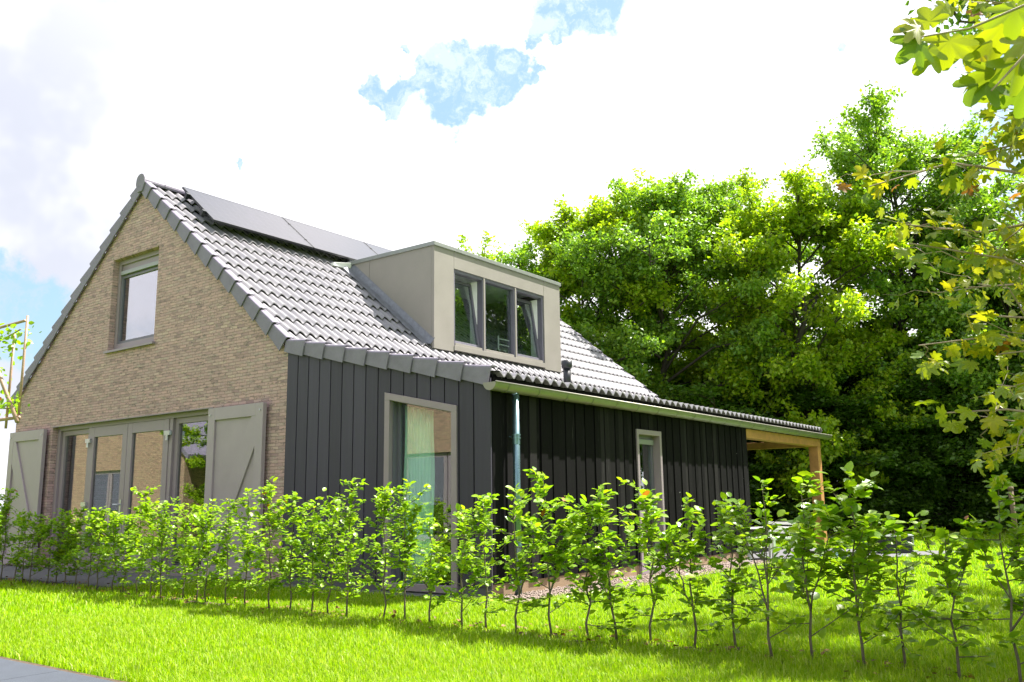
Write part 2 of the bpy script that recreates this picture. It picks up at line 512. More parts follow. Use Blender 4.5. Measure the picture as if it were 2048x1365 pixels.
def wall_with_holes(F, outline, holes, d_out, d_in, name, m, parent):
    from mathutils.geometry import delaunay_2d_cdt
    pts = []; edges = []
    def addloop(L):
        b = len(pts)
        for p in L: pts.append(Vector(p))
        for i in range(len(L)): edges.append((b + i, b + (i + 1) % len(L)))
    addloop(outline)
    for h in holes: addloop(h)
    vs, es, fs, *_ = delaunay_2d_cdt(pts, edges, [], 0, 1e-5)
    def inside(p, L):
        c = False; n = len(L)
        for i in range(n):
            x1, y1 = L[i]; x2, y2 = L[(i + 1) % n]
            if (y1 > p[1]) != (y2 > p[1]) and p[0] < (x2 - x1) * (p[1] - y1) / (y2 - y1) + x1: c = not c
        return c
    mb = MB(F)
    keep = []
    for f in fs:
        cx = sum(vs[i].x for i in f) / len(f); cy = sum(vs[i].y for i in f) / len(f)
        if inside((cx, cy), outline) and not any(inside((cx, cy), h) for h in holes): keep.append(list(f))
    n = len(vs)
    mb.add([(v.x, v.y, d_out) for v in vs] + [(v.x, v.y, d_in) for v in vs],
           keep + [[n + i for i in f][::-1] for f in keep])
    for L in [outline] + holes:
        k = len(L)
        for i in range(k):
            a, b = L[i], L[(i + 1) % k]
            mb.add([(a[0], a[1], d_out), (b[0], b[1], d_out), (b[0], b[1], d_in), (a[0], a[1], d_in)], [(0, 1, 2, 3)])
    import bmesh
    o = mesh_np(name, mb.v, mb.f, m, parent)
    bm = bmesh.new(); bm.from_mesh(o.data)
    bmesh.ops.remove_doubles(bm, verts=bm.verts, dist=1e-4)
    bmesh.ops.recalc_face_normals(bm, faces=bm.faces)
    bm.to_mesh(o.data); bm.free()
    return o


# ------------------------------------------------------------------ the house
L_END = 11.55
PITCH = 0.826
SH = 0.215
ZK = 3.34
XR = -4.04
ZR = ZK - PITCH * XR
XL = 2 * XR
def top(x):
    if x < XR: return ZK + PITCH * (x - XL)
    return ZK - PITCH * x if x < 0 else ZK - SH * x

WAVE = 0.19
def tile_sheet(name, x0, x1, y0, y1, ncourse, parent, sign=1, cut=None, lowcut=0.0):
    """courses run from x0 (upper edge) to x1 (lower edge); surface profile follows top(x)"""
    nper = 10
    ny = int(round((y1 - y0) / WAVE * nper)) + 1
    ys = np.linspace(y0, y1, ny)
    ph = (ys - y0) / WAVE * 2 * np.pi + 2.2
    wave = 0.030 * (np.sin(ph) + 0.22 * np.sin(2 * ph + 0.7))
    V = []; Fc = []; base = 0
    for c in range(ncourse):
        a = c / ncourse; b = (c + 1) / ncourse
        xa = x0 + (x1 - x0) * a; xb = x0 + (x1 - x0) * b
        ov = (x1 - x0) / ncourse * 0.16
        xu = xa - ov if c else xa
        za = lambda x: (ZK + PITCH * (x - XL)) if sign < 0 else (top(x) if not (x < 0 and x0 >= 0) else ZK - SH * x)
        cols = []
        seam = 0.004 * RNG.standard_normal(2)
        for (x, h) in ((xu, -0.100), (xa, -0.094), ((xa + xb) / 2, -0.068), (xb, -0.042), (xb, -0.060), (xa + (xb - xa) * .70, -0.072)):
            row = np.stack([np.full(ny, x), ys, za(x) + h + wave + seam[0] * 0.4], 1)
            cols.append(row)
        P_ = np.concatenate(cols)
        V.append(P_)
        for k in range(5):
            i = np.arange(ny - 1)
            q = np.stack([base + k * ny + i, base + k * ny + i + 1, base + (k + 1) * ny + i + 1, base + (k + 1) * ny + i], 1)
            Fc.append(q if sign > 0 else q[:, ::-1])
        base += len(P_)
    V = np.concatenate(V); Fc = np.concatenate(Fc)
    o = mesh_np(name, V, Fc, M['tile'], parent, True)
    me = o.data
    # crisp lower edges
    try:
        me.set_sharp_from_angle(angle=math.radians(38))
    except Exception:
        pass
    return o


def verge_tiles(parent, x_hi, x_lo, n, yface, side=1, ydir=1, name='verge_tile', drop=0.19):
    """L shaped tiles hung over the gable edge; yface = outer face y; ydir = inward direction"""
    for i in range(n):
        a = x_hi + (x_lo - x_hi) * i / n
        b = x_hi + (x_lo - x_hi) * (i + 1) / n
        sgn = 1 if b > a else -1
        a2 = a - sgn * 0.02
        za, zb = top(a2), top(b)
        if a == 0: za = ZK
        lift = 0.022
        y0 = yface; y1 = yface + ydir * 0.025; y2 = yface + ydir * 0.105
        mb = MB()
        sl = (zb - za) / (b - a2)
        nx, nz_ = -sl / math.hypot(1, sl), 1 / math.hypot(1, sl)
        zo = -0.05 if ydir < 0 else 0.0
        def sec(x, z, lf, out):
            yo = y0 - ydir * out
            q = lambda yy, hh: (x + nx * hh, yy, z + nz_ * hh + zo)
            yi = y1 - ydir * (out * 1.25)
            th = 0.03 if out == 0 else 0.016
            return [q(yo, -drop - out), q(yo, lf - 0.03), q(yo + ydir * 0.008, lf - .01), q(yo + ydir * 0.028, lf), q(y2, lf), q(y2, lf - th), q(yi, lf - th), q(yi, -drop - out)]
        A = sec(a2, za, -0.012, 0.0); B = sec(b - sgn * .004, zb, lift + .004, 0.024)
        k = len(A)
        fs = [tuple(range(k)), tuple(range(2 * k - 1, k - 1, -1))] + [(j, k + j, k + (j + 1) % k, (j + 1) % k) for j in range(k)]
        mb.add(A + B, fs)
        mb.build(name, M['verge'], parent)


def glazing(F, parent, name, u0, u1, v0, v1, d, m='glass', fw=0.06, fm='frame', depth=0.06, wb=None, wt=None):
    fr = MB(F).ring(u0, u1, v0, v1, fw, d - depth, d, wb, wt).build(name, M[fm], parent, bevel=0.003)
    b = fw if wb is None else wb; t = fw if wt is None else wt
    MB(F).box(u0 + fw - .005, u1 - fw + .005, v0 + b - .005, v1 - t + .005, d - depth * .6, d - depth * .6 + .008).build('pane', M[m], fr)
    return fr


def shutter(parent, F, u0, u1, v0, v1, d, flip):
    sh = MB(F).box(u0, u1, v0, v1, d, d + 0.03).build('shutter', M['shutter'], parent)
    t = 0.165; d1 = d + 0.03; d2 = d + 0.062
    mb = MB(F)
    mb.box(u0, u0 + t, v0, v1, d1, d2); mb.box(u1 - t, u1, v0, v1, d1, d2)
    mb.box(u0 + t, u1 - t, v1 - t * 1.1, v1, d1, d2); mb.box(u0 + t, u1 - t, v0, v0 + t, d1, d2)
    mb.build('shutter_frame', M['shutter'], sh, bevel=0.004)
    a0, a1 = (u1 - t, u0 + t) if flip else (u0 + t, u1 - t)
    s = 0.17 * (1 if a1 > a0 else -1)
    top_v, bot_v = v1 - t * 1.1, v0 + t
    mb = MB(F)
    hs = 0.55
    mb.prism([(a0, top_v), (a0 + s * hs, top_v), (a1, bot_v + .42), (a1, bot_v), (a1 - s * hs, bot_v), (a0, top_v - .42)], d1, d2 - .003)
    mb.build('brace', M['shutter'], sh, bevel=0.003)
    for uu in (u0 + .06, u1 - .06):
        MB(F).box(uu - .013, uu + .013, v1 - .115, v1 - .09, d2, d2 + .012).build('bolt', M['steel'], sh)
    return sh


def build_house():
    H = empty('house', (0, 0, 0))
    tag(H, 'brick and black timber house with tiled roof, dormer and solar panels', 'house')
    wt = 0.18
    # --- gable brick wall
    op = (-6.62, -1.72, 0.0, 2.497)
    win = (-4.886, -3.458, 3.70, 5.345)
    outline = [(XL, -0.3), (0.0, -0.3), (0.0, ZK - wt), (XR, ZR - wt), (XL, ZK - wt)]
    R = lambda a: [(a[0], a[2]), (a[1], a[2]), (a[1], a[3]), (a[0], a[3])]
    wall_with_holes(FG, outline, [R((op[0], op[1], -0.02, op[3])), R(win)], 0.0, -0.30, 'brick_wall', M['brick'], H)
    # back + left walls and far gable (inner skin)
    mb = MB()
    mb.box(XL, XL + .25, .3, L_END - .1, -0.3, ZK - .2)
    mb.build('brick_wall', M['brick'], H)
    wall_with_holes(lambda u, v, d: (u, L_END - .1 + d, v), outline, [], 0.0, -0.25, 'brick_wall', M['brick'], H)
    # party wall under the kink so rooms stay dark
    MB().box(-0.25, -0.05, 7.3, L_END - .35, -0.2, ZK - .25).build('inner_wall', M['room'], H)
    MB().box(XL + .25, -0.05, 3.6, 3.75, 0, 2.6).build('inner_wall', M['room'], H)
    # a floor and ceiling inside
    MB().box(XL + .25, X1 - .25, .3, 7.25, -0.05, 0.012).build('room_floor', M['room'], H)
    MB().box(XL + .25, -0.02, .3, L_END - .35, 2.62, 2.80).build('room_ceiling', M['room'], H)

    # --- big glazed opening: side light, double door, side light
    d = -0.10
    z1 = op[3]
    fr = MB(FG)
    fr.box(op[0], op[1], z1 - .07, z1, d - .07, d)
    fr.box(op[0], op[0] + .10, 0, z1 - .07, d - .07, d - .001)
    for a, b in ((-5.52, -5.44), (-3.02, -2.93), (op[1] - .08, op[1])):
        fr.box(a, b, 0, z1 - .07, d - .07, d - .001)
    fr.box(op[0] + .1, op[1] - .08, 0, 0.06, d - .07, d - .002)
    fr.build('door_frame', M['frame'], H, bevel=0.004)
    for (a, b) in ((op[0] + .1, -5.52), (-2.93, op[1] - .08)):
        f = MB(FG).ring(a, b, .06, z1 - .07, .09, d - .11, d - .045).build('side_window', M['frame'], H, bevel=0.003)
        MB(FG).box(a + .085, b - .085, .145, z1 - .155, d - .09, d - .082).build('pane', M['glassroom'], f)
    for (a, b, hs) in ((-5.44, -4.235, -1), (-4.225, -3.02, 1)):
        dr = MB(FG).ring(a, b, .065, z1 - .075, .145, d - .055, d + .012, .22, .17).build('door', M['frame'], H, bevel=0.004)
        MB(FG).box(a + .14, b - .14, .28, z1 - .24, d - .03, d - .022).build('pane', M['glassroom'], dr)
        hx = a - .01 if hs < 0 else b + .01
        for hz in (2.16, 1.07, .28):
            hg = MB(FG)
            hg.box(hx - .075, hx + .075, hz - .0, hz + .07, d + .012, d + .05)
            hg.tube([FG(hx, hz - .08, d + .045), FG(hx, hz, d + .045)], .021)
            hg.build('hinge', M['steel'], dr)
        if hs < 0:
            hb = MB(FG)
            hb.box(b - .085, b - .045, .93, 1.17, d + .012, d + .024)
            hb.tube([FG(b - .065, 1.09, d + .02), FG(b - .065, 1.09, d + .065), FG(b - .21, 1.09, d + .065)], .011)
            hb.build('handle', M['steel'], dr)
    MB(FG).box(op[0], op[1], z1 - .004, z1 + .012, -.10, .012).build('lintel_angle', M['frame'], H)

    shutter(H, FG, -1.672, -.385, .045, 2.468, .06, True)
    shutter(H, FG, -8.02, -6.70, .045, 2.468, .06, False)

    # --- upper gable window
    a, b, c, e = win
    wf = MB(FG).ring(a, b, c + .05, e, .075, -.19, -.105, .09, .08).build('window', M['frame'], H, bevel=0.004)
    MB(FG).ring(a + .075, b - .075, c + .14, e - .28, .05, -.185, -.13).build('sash', M['sash'], wf, bevel=0.003)
    MB(FG).box(a + .075, b - .075, e - .275, e - .08, -.18, -.14).build('vent_board', M['frame'], wf)
    MB(FG).box(a + .11, b - .02, e - .275, e - .205, -.138, -.085).build('vent_grille', M['cap'], wf, bevel=.004)
    MB(FG).box(a + .12, b - .12, c + .185, e - .325, -.165, -.157).build('pane', M['skyglass'], wf)
    sl = MB(FG)
    sl.add([(a - .04, c + .05, -.19), (b + .05, c + .05, -.19), (b + .05, c + .005, .055), (a - .04, c + .005, .055),
            (a - .04, c - .01, -.19), (b + .05, c - .01, -.19), (b + .05, c - .03, .055), (a - .04, c - .03, .055)],
           [(0, 1, 2, 3), (7, 6, 5, 4), (3, 2, 6, 7), (0, 3, 7, 4), (1, 5, 6, 2), (0, 4, 5, 1)])
    sl.build('window_sill', M['frame'], wf)

    # --- black panelled front of the lean-to (x 0..X1), planks end under the verge
    wx0, wx1, wz0 = 1.916, 3.094, 0.03
    wtop = lambda x: 2.417 - (x - wx0) * SH
    topc = lambda x: ZK - SH * x - .12
    outl = [(0.0, .02), (X1 - .02, .02), (X1 - .02, topc(X1)), (0.0, topc(0))]
    hole = [(wx0 + .03, .05), (wx1 - .03, .05), (wx1 - .03, wtop(wx1) - .03), (wx0 + .03, wtop(wx0) - .03)]
    wall_with_holes(FG, outl, [hole], 0.0, -.25, 'lean_to_wall', M['cladback'], H)
    cl = MB(FG)
    N = 16
    for i in range(N):
        u0 = i * X1 / N + (.009 if i else 0.0); u1 = (i + 1) * X1 / N - .009
        if i == N - 1: u1 = X1 + .022
        cuts = [u0] + [c for c in (wx0, wx1) if u0 < c < u1] + [u1]
        for p, q in zip(cuts[:-1], cuts[1:]):
            mid = (p + q) / 2
            zb = 0.12
            if wx0 < mid < wx1:
                cl.prism([(p, wtop(p) + .004), (q, wtop(q) + .004), (q, topc(q)), (p, topc(p))], .004, .026)
            else:
                cl.prism([(p, zb), (q, zb), (q, topc(q)), (p, topc(p))], .004, .026)
    cl.build('black_panelling', M['clad'], H)
    MB(FG).box(0.0, X1 + .01, -.25, .115, 0.002, .012).build('plinth', M['concrete'], H)
    # slanted window
    t = .085
    wf = MB(FG)
    wf.box(wx0, wx0 + t, wz0, wtop(wx0 + t) - t, -.02, .045)
    wf.box(wx1 - t, wx1, wz0, wtop(wx1 - t) - t, -.02, .045)
    wf.prism([(wx0, wtop(wx0 + t) - t), (wx0 + t, wtop(wx0 + t) - t), (wx1 - t, wtop(wx1 - t) - t), (wx1, wtop(wx1 - t) - t), (wx1, wtop(wx1)), (wx0, wtop(wx0))], -.02, .046)
    wf.box(wx0 + t, wx1 - t, wz0, wz0 + t, -.02, .044)
    wf = wf.build('slanted_window', M['frame'], H, bevel=.003)
    rv = MB(FG)
    rv.box(wx0 + t - .002, wx0 + t + .012, wz0 + t, wtop(wx0 + t) - t, -.16, -.02)
    rv.box(wx1 - t - .012, wx1 - t + .002, wz0 + t, wtop(wx1 - t) - t, -.16, -.02)
    rv.prism([(wx0 + t, wtop(wx0 + t) - t - .012), (wx1 - t, wtop(wx1 - t) - t - .012), (wx1 - t, wtop(wx1 - t) - t), (wx0 + t, wtop(wx0 + t) - t)], -.16, -.021)
    rv.build('reveal', M['sash'], wf)
    ib = MB(FG)
    ib.box(wx0 + t + .012, wx0 + t + .05, wz0 + t, wtop(wx0 + t) - t - .012, -.14, -.10)
    ib.box(wx1 - t - .03, wx1 - t - .012, wz0 + t, wtop(wx1 - t) - t - .012, -.14, -.10)
    ib.build('sash', M['sash'], wf)
    gl = MB(FG)
    gl.prism([(wx0 + t, wz0 + t), (wx1 - t, wz0 + t), (wx1 - t, wtop(wx1 - t) - t), (wx0 + t, wtop(wx0 + t) - t)], -.125, -.117)
    gl.build('pane', M['glass'], wf)

    # --- long timber wall
    ya, yb, za, zb = 3.365, 4.123, 0.02, 2.053
    wall_with_holes(FL, [(0.25, .14), (7.505, .14), (7.505, 2.55), (0.25, 2.55)], [R((ya, yb, .145, zb))], -.03, -.22, 'side_wall', M['cladback'], H)
    MB(FL).box(.02, ya, -.25, .145, -.25, -.012).build('plinth', M['plinth'], H)
    MB(FL).box(yb, 7.5, -.25, .145, -.25, -.012).build('plinth', M['plinth'], H)
    tb = MB(FL)
    y = 0.026
    k = 0
    while y < 7.5:
        wd = [0.125, 0.15, 0.10, 0.14, 0.115][k % 5] * random.uniform(.9, 1.1)
        y2 = min(y + wd, 7.505)
        dd = 0.0 if k % 2 else 0.012
        jit = random.uniform(0, .006)
        cuts = [y] + [c for c in (ya, yb) if y < c < y2] + [y2]
        for p, q in zip(cuts[:-1], cuts[1:]):
            m_ = (p + q) / 2
            g0 = 0.004
            if ya < m_ < yb:
                tb.box(p + g0, q - g0, zb, 2.5, -.028, -.006 + dd + jit)
            else:
                tb.box(p + g0, q - g0, .15, 2.5, -.028, -.006 + dd + jit)
        y = y2; k += 1
    tb.build('black_boards', M['timber'], H)
    # gable end of the lean-to under the porch
    eb = MB(lambda u, v, d: (u, 7.505 + d, v))
    u = X1 - .02
    while u > 0:
        eb.box(max(u - .16, 0) + .004, u, .15, ZK - SH * u - .26, -.05, .0); u -= .16
    eb.build('black_boards', M['timber'], H)
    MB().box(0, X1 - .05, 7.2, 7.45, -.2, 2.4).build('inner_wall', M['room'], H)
    # narrow window in the long wall
    wf = MB(FL).ring(ya, yb, za, zb, .06, -.16, .03, .08, .07)
    wf.box(ya + .06, yb - .06, .80, .90, -.14, .002)
    wf = wf.build('narrow_window', M['frame'], H, bevel=.003)
    MB(FL).ring(ya + .06, yb - .06, .90, zb - .07, .055, -.15, -.09).build('sash', M['sash'], wf, bevel=.003)
    MB(FL).box(ya + .09, yb - .09, zb - .20, zb - .13, -.10, -.06).build('vent_grille', M['cap'], wf)
    MB(FL).box(ya + .11, yb - .11, .95, zb - .12, -.125, -.118).build('pane', M['glass'], wf)
    MB(FL).box(ya + .055, yb - .055, .095, .805, -.125, -.118).build('pane', M['glass'], wf)

    # --- roof
    roof = empty('roof'); roof.parent = H
    tile_sheet('steep_tiles', XR + .03, 0.03, 0.06, L_END, 13, roof)
    tile_sheet('shallow_tiles', 0.0, 3.66, 0.06, L_END, 9, roof)
    tile_sheet('rear_tiles', XR - .03, XL - .28, 0.06, L_END, 14, roof, -1)
    dk = MB()
    dk.add([(XL - .2, .02, top(XL) - .38), (XR, .02, ZR - .2), (0, .02, ZK - .2), (3.60, .02, top(3.6) - .17), (3.60, .02, top(3.6) - .21), (0, .02, ZK - .26), (XR, .02, ZR - .28), (XL - .2, .02, top(XL) - .46)] +
           [(x, L_END - .02, z) for x, z in ((XL - .2, top(XL) - .38), (XR, ZR - .2), (0, ZK - .2), (3.60, top(3.6) - .17), (3.60, top(3.6) - .21), (0, ZK - .26), (XR, ZR - .28), (XL - .2, top(XL) - .46))],
           [(0, 1, 9, 8), (1, 2, 10, 9), (2, 3, 11, 10), (3, 4, 12, 11), (4, 5, 13, 12), (5, 6, 14, 13), (6, 7, 15, 14), (7, 0, 8, 15), (0, 7, 6, 1), (1, 6, 5, 2), (2, 5, 4, 3), (8, 9, 14, 15), (9, 10, 13, 14), (10, 11, 12, 13)])
    dk.build('roof_deck', M['cladback'], roof)
    verge_tiles(roof, XR + .02, 0.0, 13, -.05)
    verge_tiles(roof, 0.0, 3.63, 9, -.052)
    verge_tiles(roof, XR - .02, XL - .28, 14, -.05)
    verge_tiles(roof, XR + .02, 0.0, 13, L_END + .05, ydir=-1)
    verge_tiles(roof, 0.0, 3.63, 9, L_END + .052, ydir=-1)
    # ridge caps
    rg = MB()
    yy = -.07; i = 0
    while yy < L_END:
        y2 = min(yy + .42, L_END + .06)
        n = 12
        for (ra, ya_, rb_, yb_) in ((.10, yy, .092, y2),):
            P0 = [(XR + ra * 1.08 * math.cos(math.pi * (k / n * 1.3 - .15)), ya_, ZR - .075 + ra * math.sin(math.pi * (k / n * 1.3 - .15))) for k in range(n + 1)]
            P1 = [(XR + rb_ * 1.08 * math.cos(math.pi * (k / n * 1.3 - .15)), yb_, ZR - .075 + rb_ * math.sin(math.pi * (k / n * 1.3 - .15))) for k in range(n + 1)]
            rg.add(P0 + P1, [(k, k + 1, n + 2 + k, n + 1 + k) for k in range(n)])
        yy += .40; i += 1
    rg.build('ridge_tiles', M['verge'], roof)
    ec = MB()
    pts = [(XR + .13 * math.cos(a), ZR - .055 + .115 * math.sin(a)) for a in [math.pi * k / 10 for k in range(11)]]
    pts += [(XR - .14, ZR - .12), (XR - .07, ZR - .27), (XR + .07, ZR - .27), (XR + .14, ZR - .12)]
    MB(FG).prism(pts, .06, .085).build('ridge_end_cap', M['verge'], roof, bevel=.006)

    # --- dormer
    dorm = empty('dormer'); dorm.parent = H
    y0, y1, zb_, zt = 3.591, 7.643, 3.74, 5.70
    xr = -(zt - .25 - ZK) / PITCH
    for yy, sgn in ((y0, -1), (y1, 1)):
        F = lambda u, v, d, yy=yy, sgn=sgn: (u, yy + sgn * d, v)
        mb = MB(F)
        xs = -2.17
        bot = lambda x: ZK - PITCH * x - .03
        mb.prism([(XD - .053, bot(XD - .053)), (XD - .053, zt - .07), (xs + .004, zt - .07), (xs + .004, bot(xs))], -.06, 0)
        mb.prism([(xs - .004, bot(xs)), (xs - .004, zt - .07), (-2.92, zt - .07), (-2.92, bot(-2.92))], -.06, 0)
        mb.build('side_panel', M['panel'], dorm)
    wy0, wy1, wz0_, wz1 = 4.139, 7.04, 3.865, 5.302
    fp = MB(FD)
    g_ = .003
    fp.box(y0 + .0, wy0 - g_, zb_, zt - .07, -.05, .008)
    fp.box(wy1 + g_, y1, zb_, zt - .07, -.05, .008)
    fp.box(wy0 + g_, wy1 - g_, wz1, zt - .07, -.05, .008)
    fp.build('front_panel', M['panel'], dorm, bevel=.002)
    cap = MB()
    cap.box(-3.0, XD + .035, y0 - .03, y1 + .03, zt - .075, zt)
    cap.build('dormer_roof', M['cap'], dorm, bevel=.006)
    MB().box(-2.98, XD - .05, y0 + .05, y1 - .05, zt - .20, zt - .08).build('dormer_ceiling', M['white'], dorm)
    lip = MB()
    lip.add([(-2.93, 3.16, 5.60), (-2.70, 3.16, 5.60), (-2.64, 3.66, 5.68), (-2.96, 3.66, 5.68),
             (-2.93, 3.16, 5.54), (-2.70, 3.16, 5.54), (-2.70, 3.66, 5.54), (-2.93, 3.66, 5.54)],
            [(0, 1, 2, 3), (7, 6, 5, 4), (0, 4, 5, 1), (1, 5, 6, 2), (2, 6, 7, 3), (3, 7, 4, 0)])
    lip.build('rear_gutter', M['white'], dorm, bevel=.004)
    # window frame with three lights
    wf = MB(FD)
    wf.box(wy0, wy0 + .05, wz0_, wz1, -.13, -.012); wf.box(wy1 - .05, wy1, wz0_, wz1, -.13, -.012)
    wf.box(wy0 + .05, wy1 - .05, wz1 - .06, wz1, -.13, -.013)
    m1, m2 = 5.03, 6.04
    for mm_ in (m1, m2):
        wf.box(mm_ - .05, mm_ + .05, wz0_, wz1 - .06, -.13, -.0)
    wf = wf.build('dormer_window', M['sash'], dorm, bevel=.003)
    sl = MB(FD)
    sl.box(wy0 - .0, wy1, zb_ + .03, wz0_, -.05, .02)
    for p, q in ((wy0 + .05, m1 - .05), (m1 + .05, m2 - .05), (m2 + .05, wy1 - .05)):
        sl.box(p, q, wz0_, wz0_ + .05, -.10, -.005)
    for mm_ in (m1, m2):
        sl.box(mm_ - .022, mm_ + .022, wz0_ - .0, wz1 - .02, 0.001, .012)
    sl.build('window_sill', M['panel'], dorm, bevel=.003)
    # fixed centre pane
    MB(FD).box(m1 + .05, m2 - .05, wz0_ + .05, wz1 - .06, -.09, -.082).build('pane', M['glass'], dorm)
    for p, q in ((wy0 + .05, m1 - .05), (m2 + .05, wy1 - .05)):
        lean = 0.22
        z0_, z1_ = wz0_ + .05, wz1 - .07
        FT = lambda u, v, d, z0_=z0_, z1_=z1_, lean=lean: (XD - .05 + d - lean * (v - z0_) / (z1_ - z0_), u, v)
        sh_ = MB(FT).ring(p, q, z0_, z1_ - .03, .055, -.06, 0).build('tilted_sash', M['sash'], dorm, bevel=.003)
        MB(FT).box(p + .05, q - .05, z0_ + .05, z1_ - .08, -.03, -.022).build('pane', M['glass'], dorm)
        MB(FD).box(q - .014, q, z0_, z1_, -.30, -.13).build('inner_reveal', M['white'], dorm)
    # lead flashing down the side
    fl = MB()
    n = 26
    nrm = Vector((PITCH, 0, 1)).normalized()
    P0 = []; 
    for i in range(n + 1):
        x = -2.80 + (2.80 - .58) * i / n
        wob = .012 * math.sin(i * 1.9) + .008 * math.sin(i * .7)
        for j, (yy, h) in enumerate(((y0 + .002, .16), (y0 - .012, .03), (y0 - .11, .035 + wob), (y0 - .19 - wob, .008))):
            b_ = Vector((x, yy, ZK - PITCH * x)) + nrm * (h - .03)
            P0.append(tuple(b_))
    fl.add(P0, [(i * 4 + j, i * 4 + j + 1, i * 4 + j + 5, i * 4 + j + 4) for i in range(n) for j in range(3)])
    fl.build('flashing', M['lead'], dorm, smooth=True)
    # inside the dormer
    MB().box(-2.6, -2.5, y0 + .07, y1 - .07, 2.9, zt - .2).build('inner_wall', M['room'], dorm)
    tr = MB()
    ty = 6.02
    for yy in (ty, ty + .5):
        tr.tube([(-.95, yy, 3.75), (-.95, yy, 4.36)], .016)
    for i in range(5):
        z = 3.84 + i * .115
        tr.tube([(-.95, ty, z), (-.95, ty + .5, z)], .012)
    tr.build('towel_radiator', M['white'], dorm, True)

    # --- solar panels
    hgt = .15
    tdir = Vector((1, 0, -PITCH)).normalized(); 
    xt = -3.80; slope_len = 1.27
    ys = [(.52, 2.68), (2.70, 4.86), (4.88, 7.04)]
    for (a, b) in ys:
        o = Vector((xt, a, ZK - PITCH * xt)) + nrm * hgt
        FS = lambda u, v, d, o=o: tuple(o + Vector((0, 1, 0)) * u + tdir * v + nrm * d)
        W = b - a
        sp = MB(FS).ring(0, W, 0, slope_len, .014, -.035, .003).build('solar_panel', M['black'], H)
        pane = mesh_np('solar_glass', [(0.01, 0.01, 0), (W - .01, .01, 0), (W - .01, slope_len - .01, 0), (.01, slope_len - .01, 0)], [(0, 1, 2, 3)], M['solar'], sp)
        pane.matrix_local = Matrix(((0, tdir.x, nrm.x, o.x), (1, tdir.y, nrm.y, o.y), (0, tdir.z, nrm.z, o.z), (0, 0, 0, 1)))
        pane.data.flip_normals() if pane.data.polygons[0].normal.z < 0 else None
        MB(FS).box(0.01, W - .01, .01, slope_len - .01, -.03, -.004).build('backing', M['black'], sp)
    for vv in (.3, .95):
        o = Vector((xt, ys[0][0], ZK - PITCH * xt)) + nrm * hgt
        FS = lambda u, v, d, o=o: tuple(o + Vector((0, 1, 0)) * u + tdir * v + nrm * d)
        rl = MB(FS).box(-.05, 6.6, vv - .02, vv + .02, -.085, -.04)
        rl.box(-.06, -.005, vv - .03, vv + .03, -.10, .005)
        for sep in (2.17, 4.35):
            rl.box(sep - .018, sep + .018, vv - .02, vv + .02, .004, .012)
        rl.build('mounting_rail', M['black'], H)
    # --- vent pipe
    vp = MB()
    vx, vy = 2.83, 2.74
    vz = ZK - SH * vx + .03
    vp.tube([(vx, vy, vz - .1), (vx, vy, vz + .17)], .055, 20)
    vp.tube([(vx, vy, vz + .17), (vx, vy, vz + .19), (vx, vy, vz + .29), (vx, vy, vz + .292)], [.058, .078, .078, .066], 20)
    vp.build('vent_pipe', M['black'], H, True)
    # --- gutter
    gx, gz, gr = 3.665, 2.378, .092
    gt = MB()
    ys_ = [-.14, L_END + .32]
    n = 16
    def arc(r, y): return [(gx + r * math.cos(math.pi + math.pi * k / n), y, gz + r * math.sin(math.pi + math.pi * k / n)) for k in range(n + 1)]
    A = arc(gr, ys_[0]) + arc(gr, ys_[1]) + arc(gr - .004, ys_[0]) + arc(gr - .004, ys_[1])
    m_ = n + 1
    gt.add(A, [(k, k + 1, m_ + k + 1, m_ + k) for k in range(n)] + [(2 * m_ + k, 3 * m_ + k, 3 * m_ + k + 1, 2 * m_ + k + 1) for k in range(n)])
    for y in ys_:
        gt.add(arc(gr, y), [tuple(range(m_))])
    gut = gt.build('gutter', M['zinc'], H, False)
    me = gut.data
    me.polygons.foreach_set('use_smooth', np.ones(len(me.polygons), bool)); me.set_sharp_from_angle(angle=math.radians(50))
    MB().tube([(gx + gr, ys_[0], gz), (gx + gr, ys_[1], gz)], .011, 8).build('gutter_rim', M['zinc'], gut, True)
    for y in np.arange(.12, L_END + .3, .61):
        pts = [(gx + (gr + .003) * math.cos(math.pi + math.pi * k / n), y, gz + (gr + .003) * math.sin(math.pi + math.pi * k / n)) for k in range(n + 1)]
        MB().tube(pts, .0045, 5).build('gutter_bracket', M['zinc'], gut)
    MB().box(X1 - .02, X1 + .02, 0.03, L_END, 2.29, 2.46).build('fascia_board', M['timber'], H)
    # --- downpipe
    dp = MB()
    px_, py_ = 3.66, .36
    dp.tube([(px_, py_, gz - .06), (px_, py_, -.02)], .042, 18)
    dpo = dp.build('downpipe', M['pipe'], H, True)
    MB().tube([(px_, py_, .55), (px_, py_, .568)], .052, 18).build('pipe_clamp', M['pipe'], dpo)
    cl_ = MB()
    for zc in (1.80, 1.765):
        cl_.tube([(px_, py_, zc), (px_, py_, zc + .018)], .052, 18)
    cl_.tube([(px_, py_, 1.79), (X1, py_ - .02, 1.79)], .008, 6)
    cl_.tube([(px_, py_, 1.70), (px_, py_, 1.80)], .0455, 18)
    cl_.build('pipe_clamp', M['pipe'], dpo)
    # --- porch
    MB().box(X1 - .20, X1 - .0, 7.51, 11.66, 2.13, 2.30).build('porch_beam', M['pine'], H, bevel=.006)
    MB().box(X1 - .20, X1 + .0, 11.445, 11.645, -.05, 2.128).build('porch_post', M['pine'], H, bevel=.006)
    MB().box(0, X1 - .21, 11.45, 11.60, 2.13, 2.28).build('porch_beam', M['pine'], H, bevel=.006)
    return H


HOUSE = build_house()

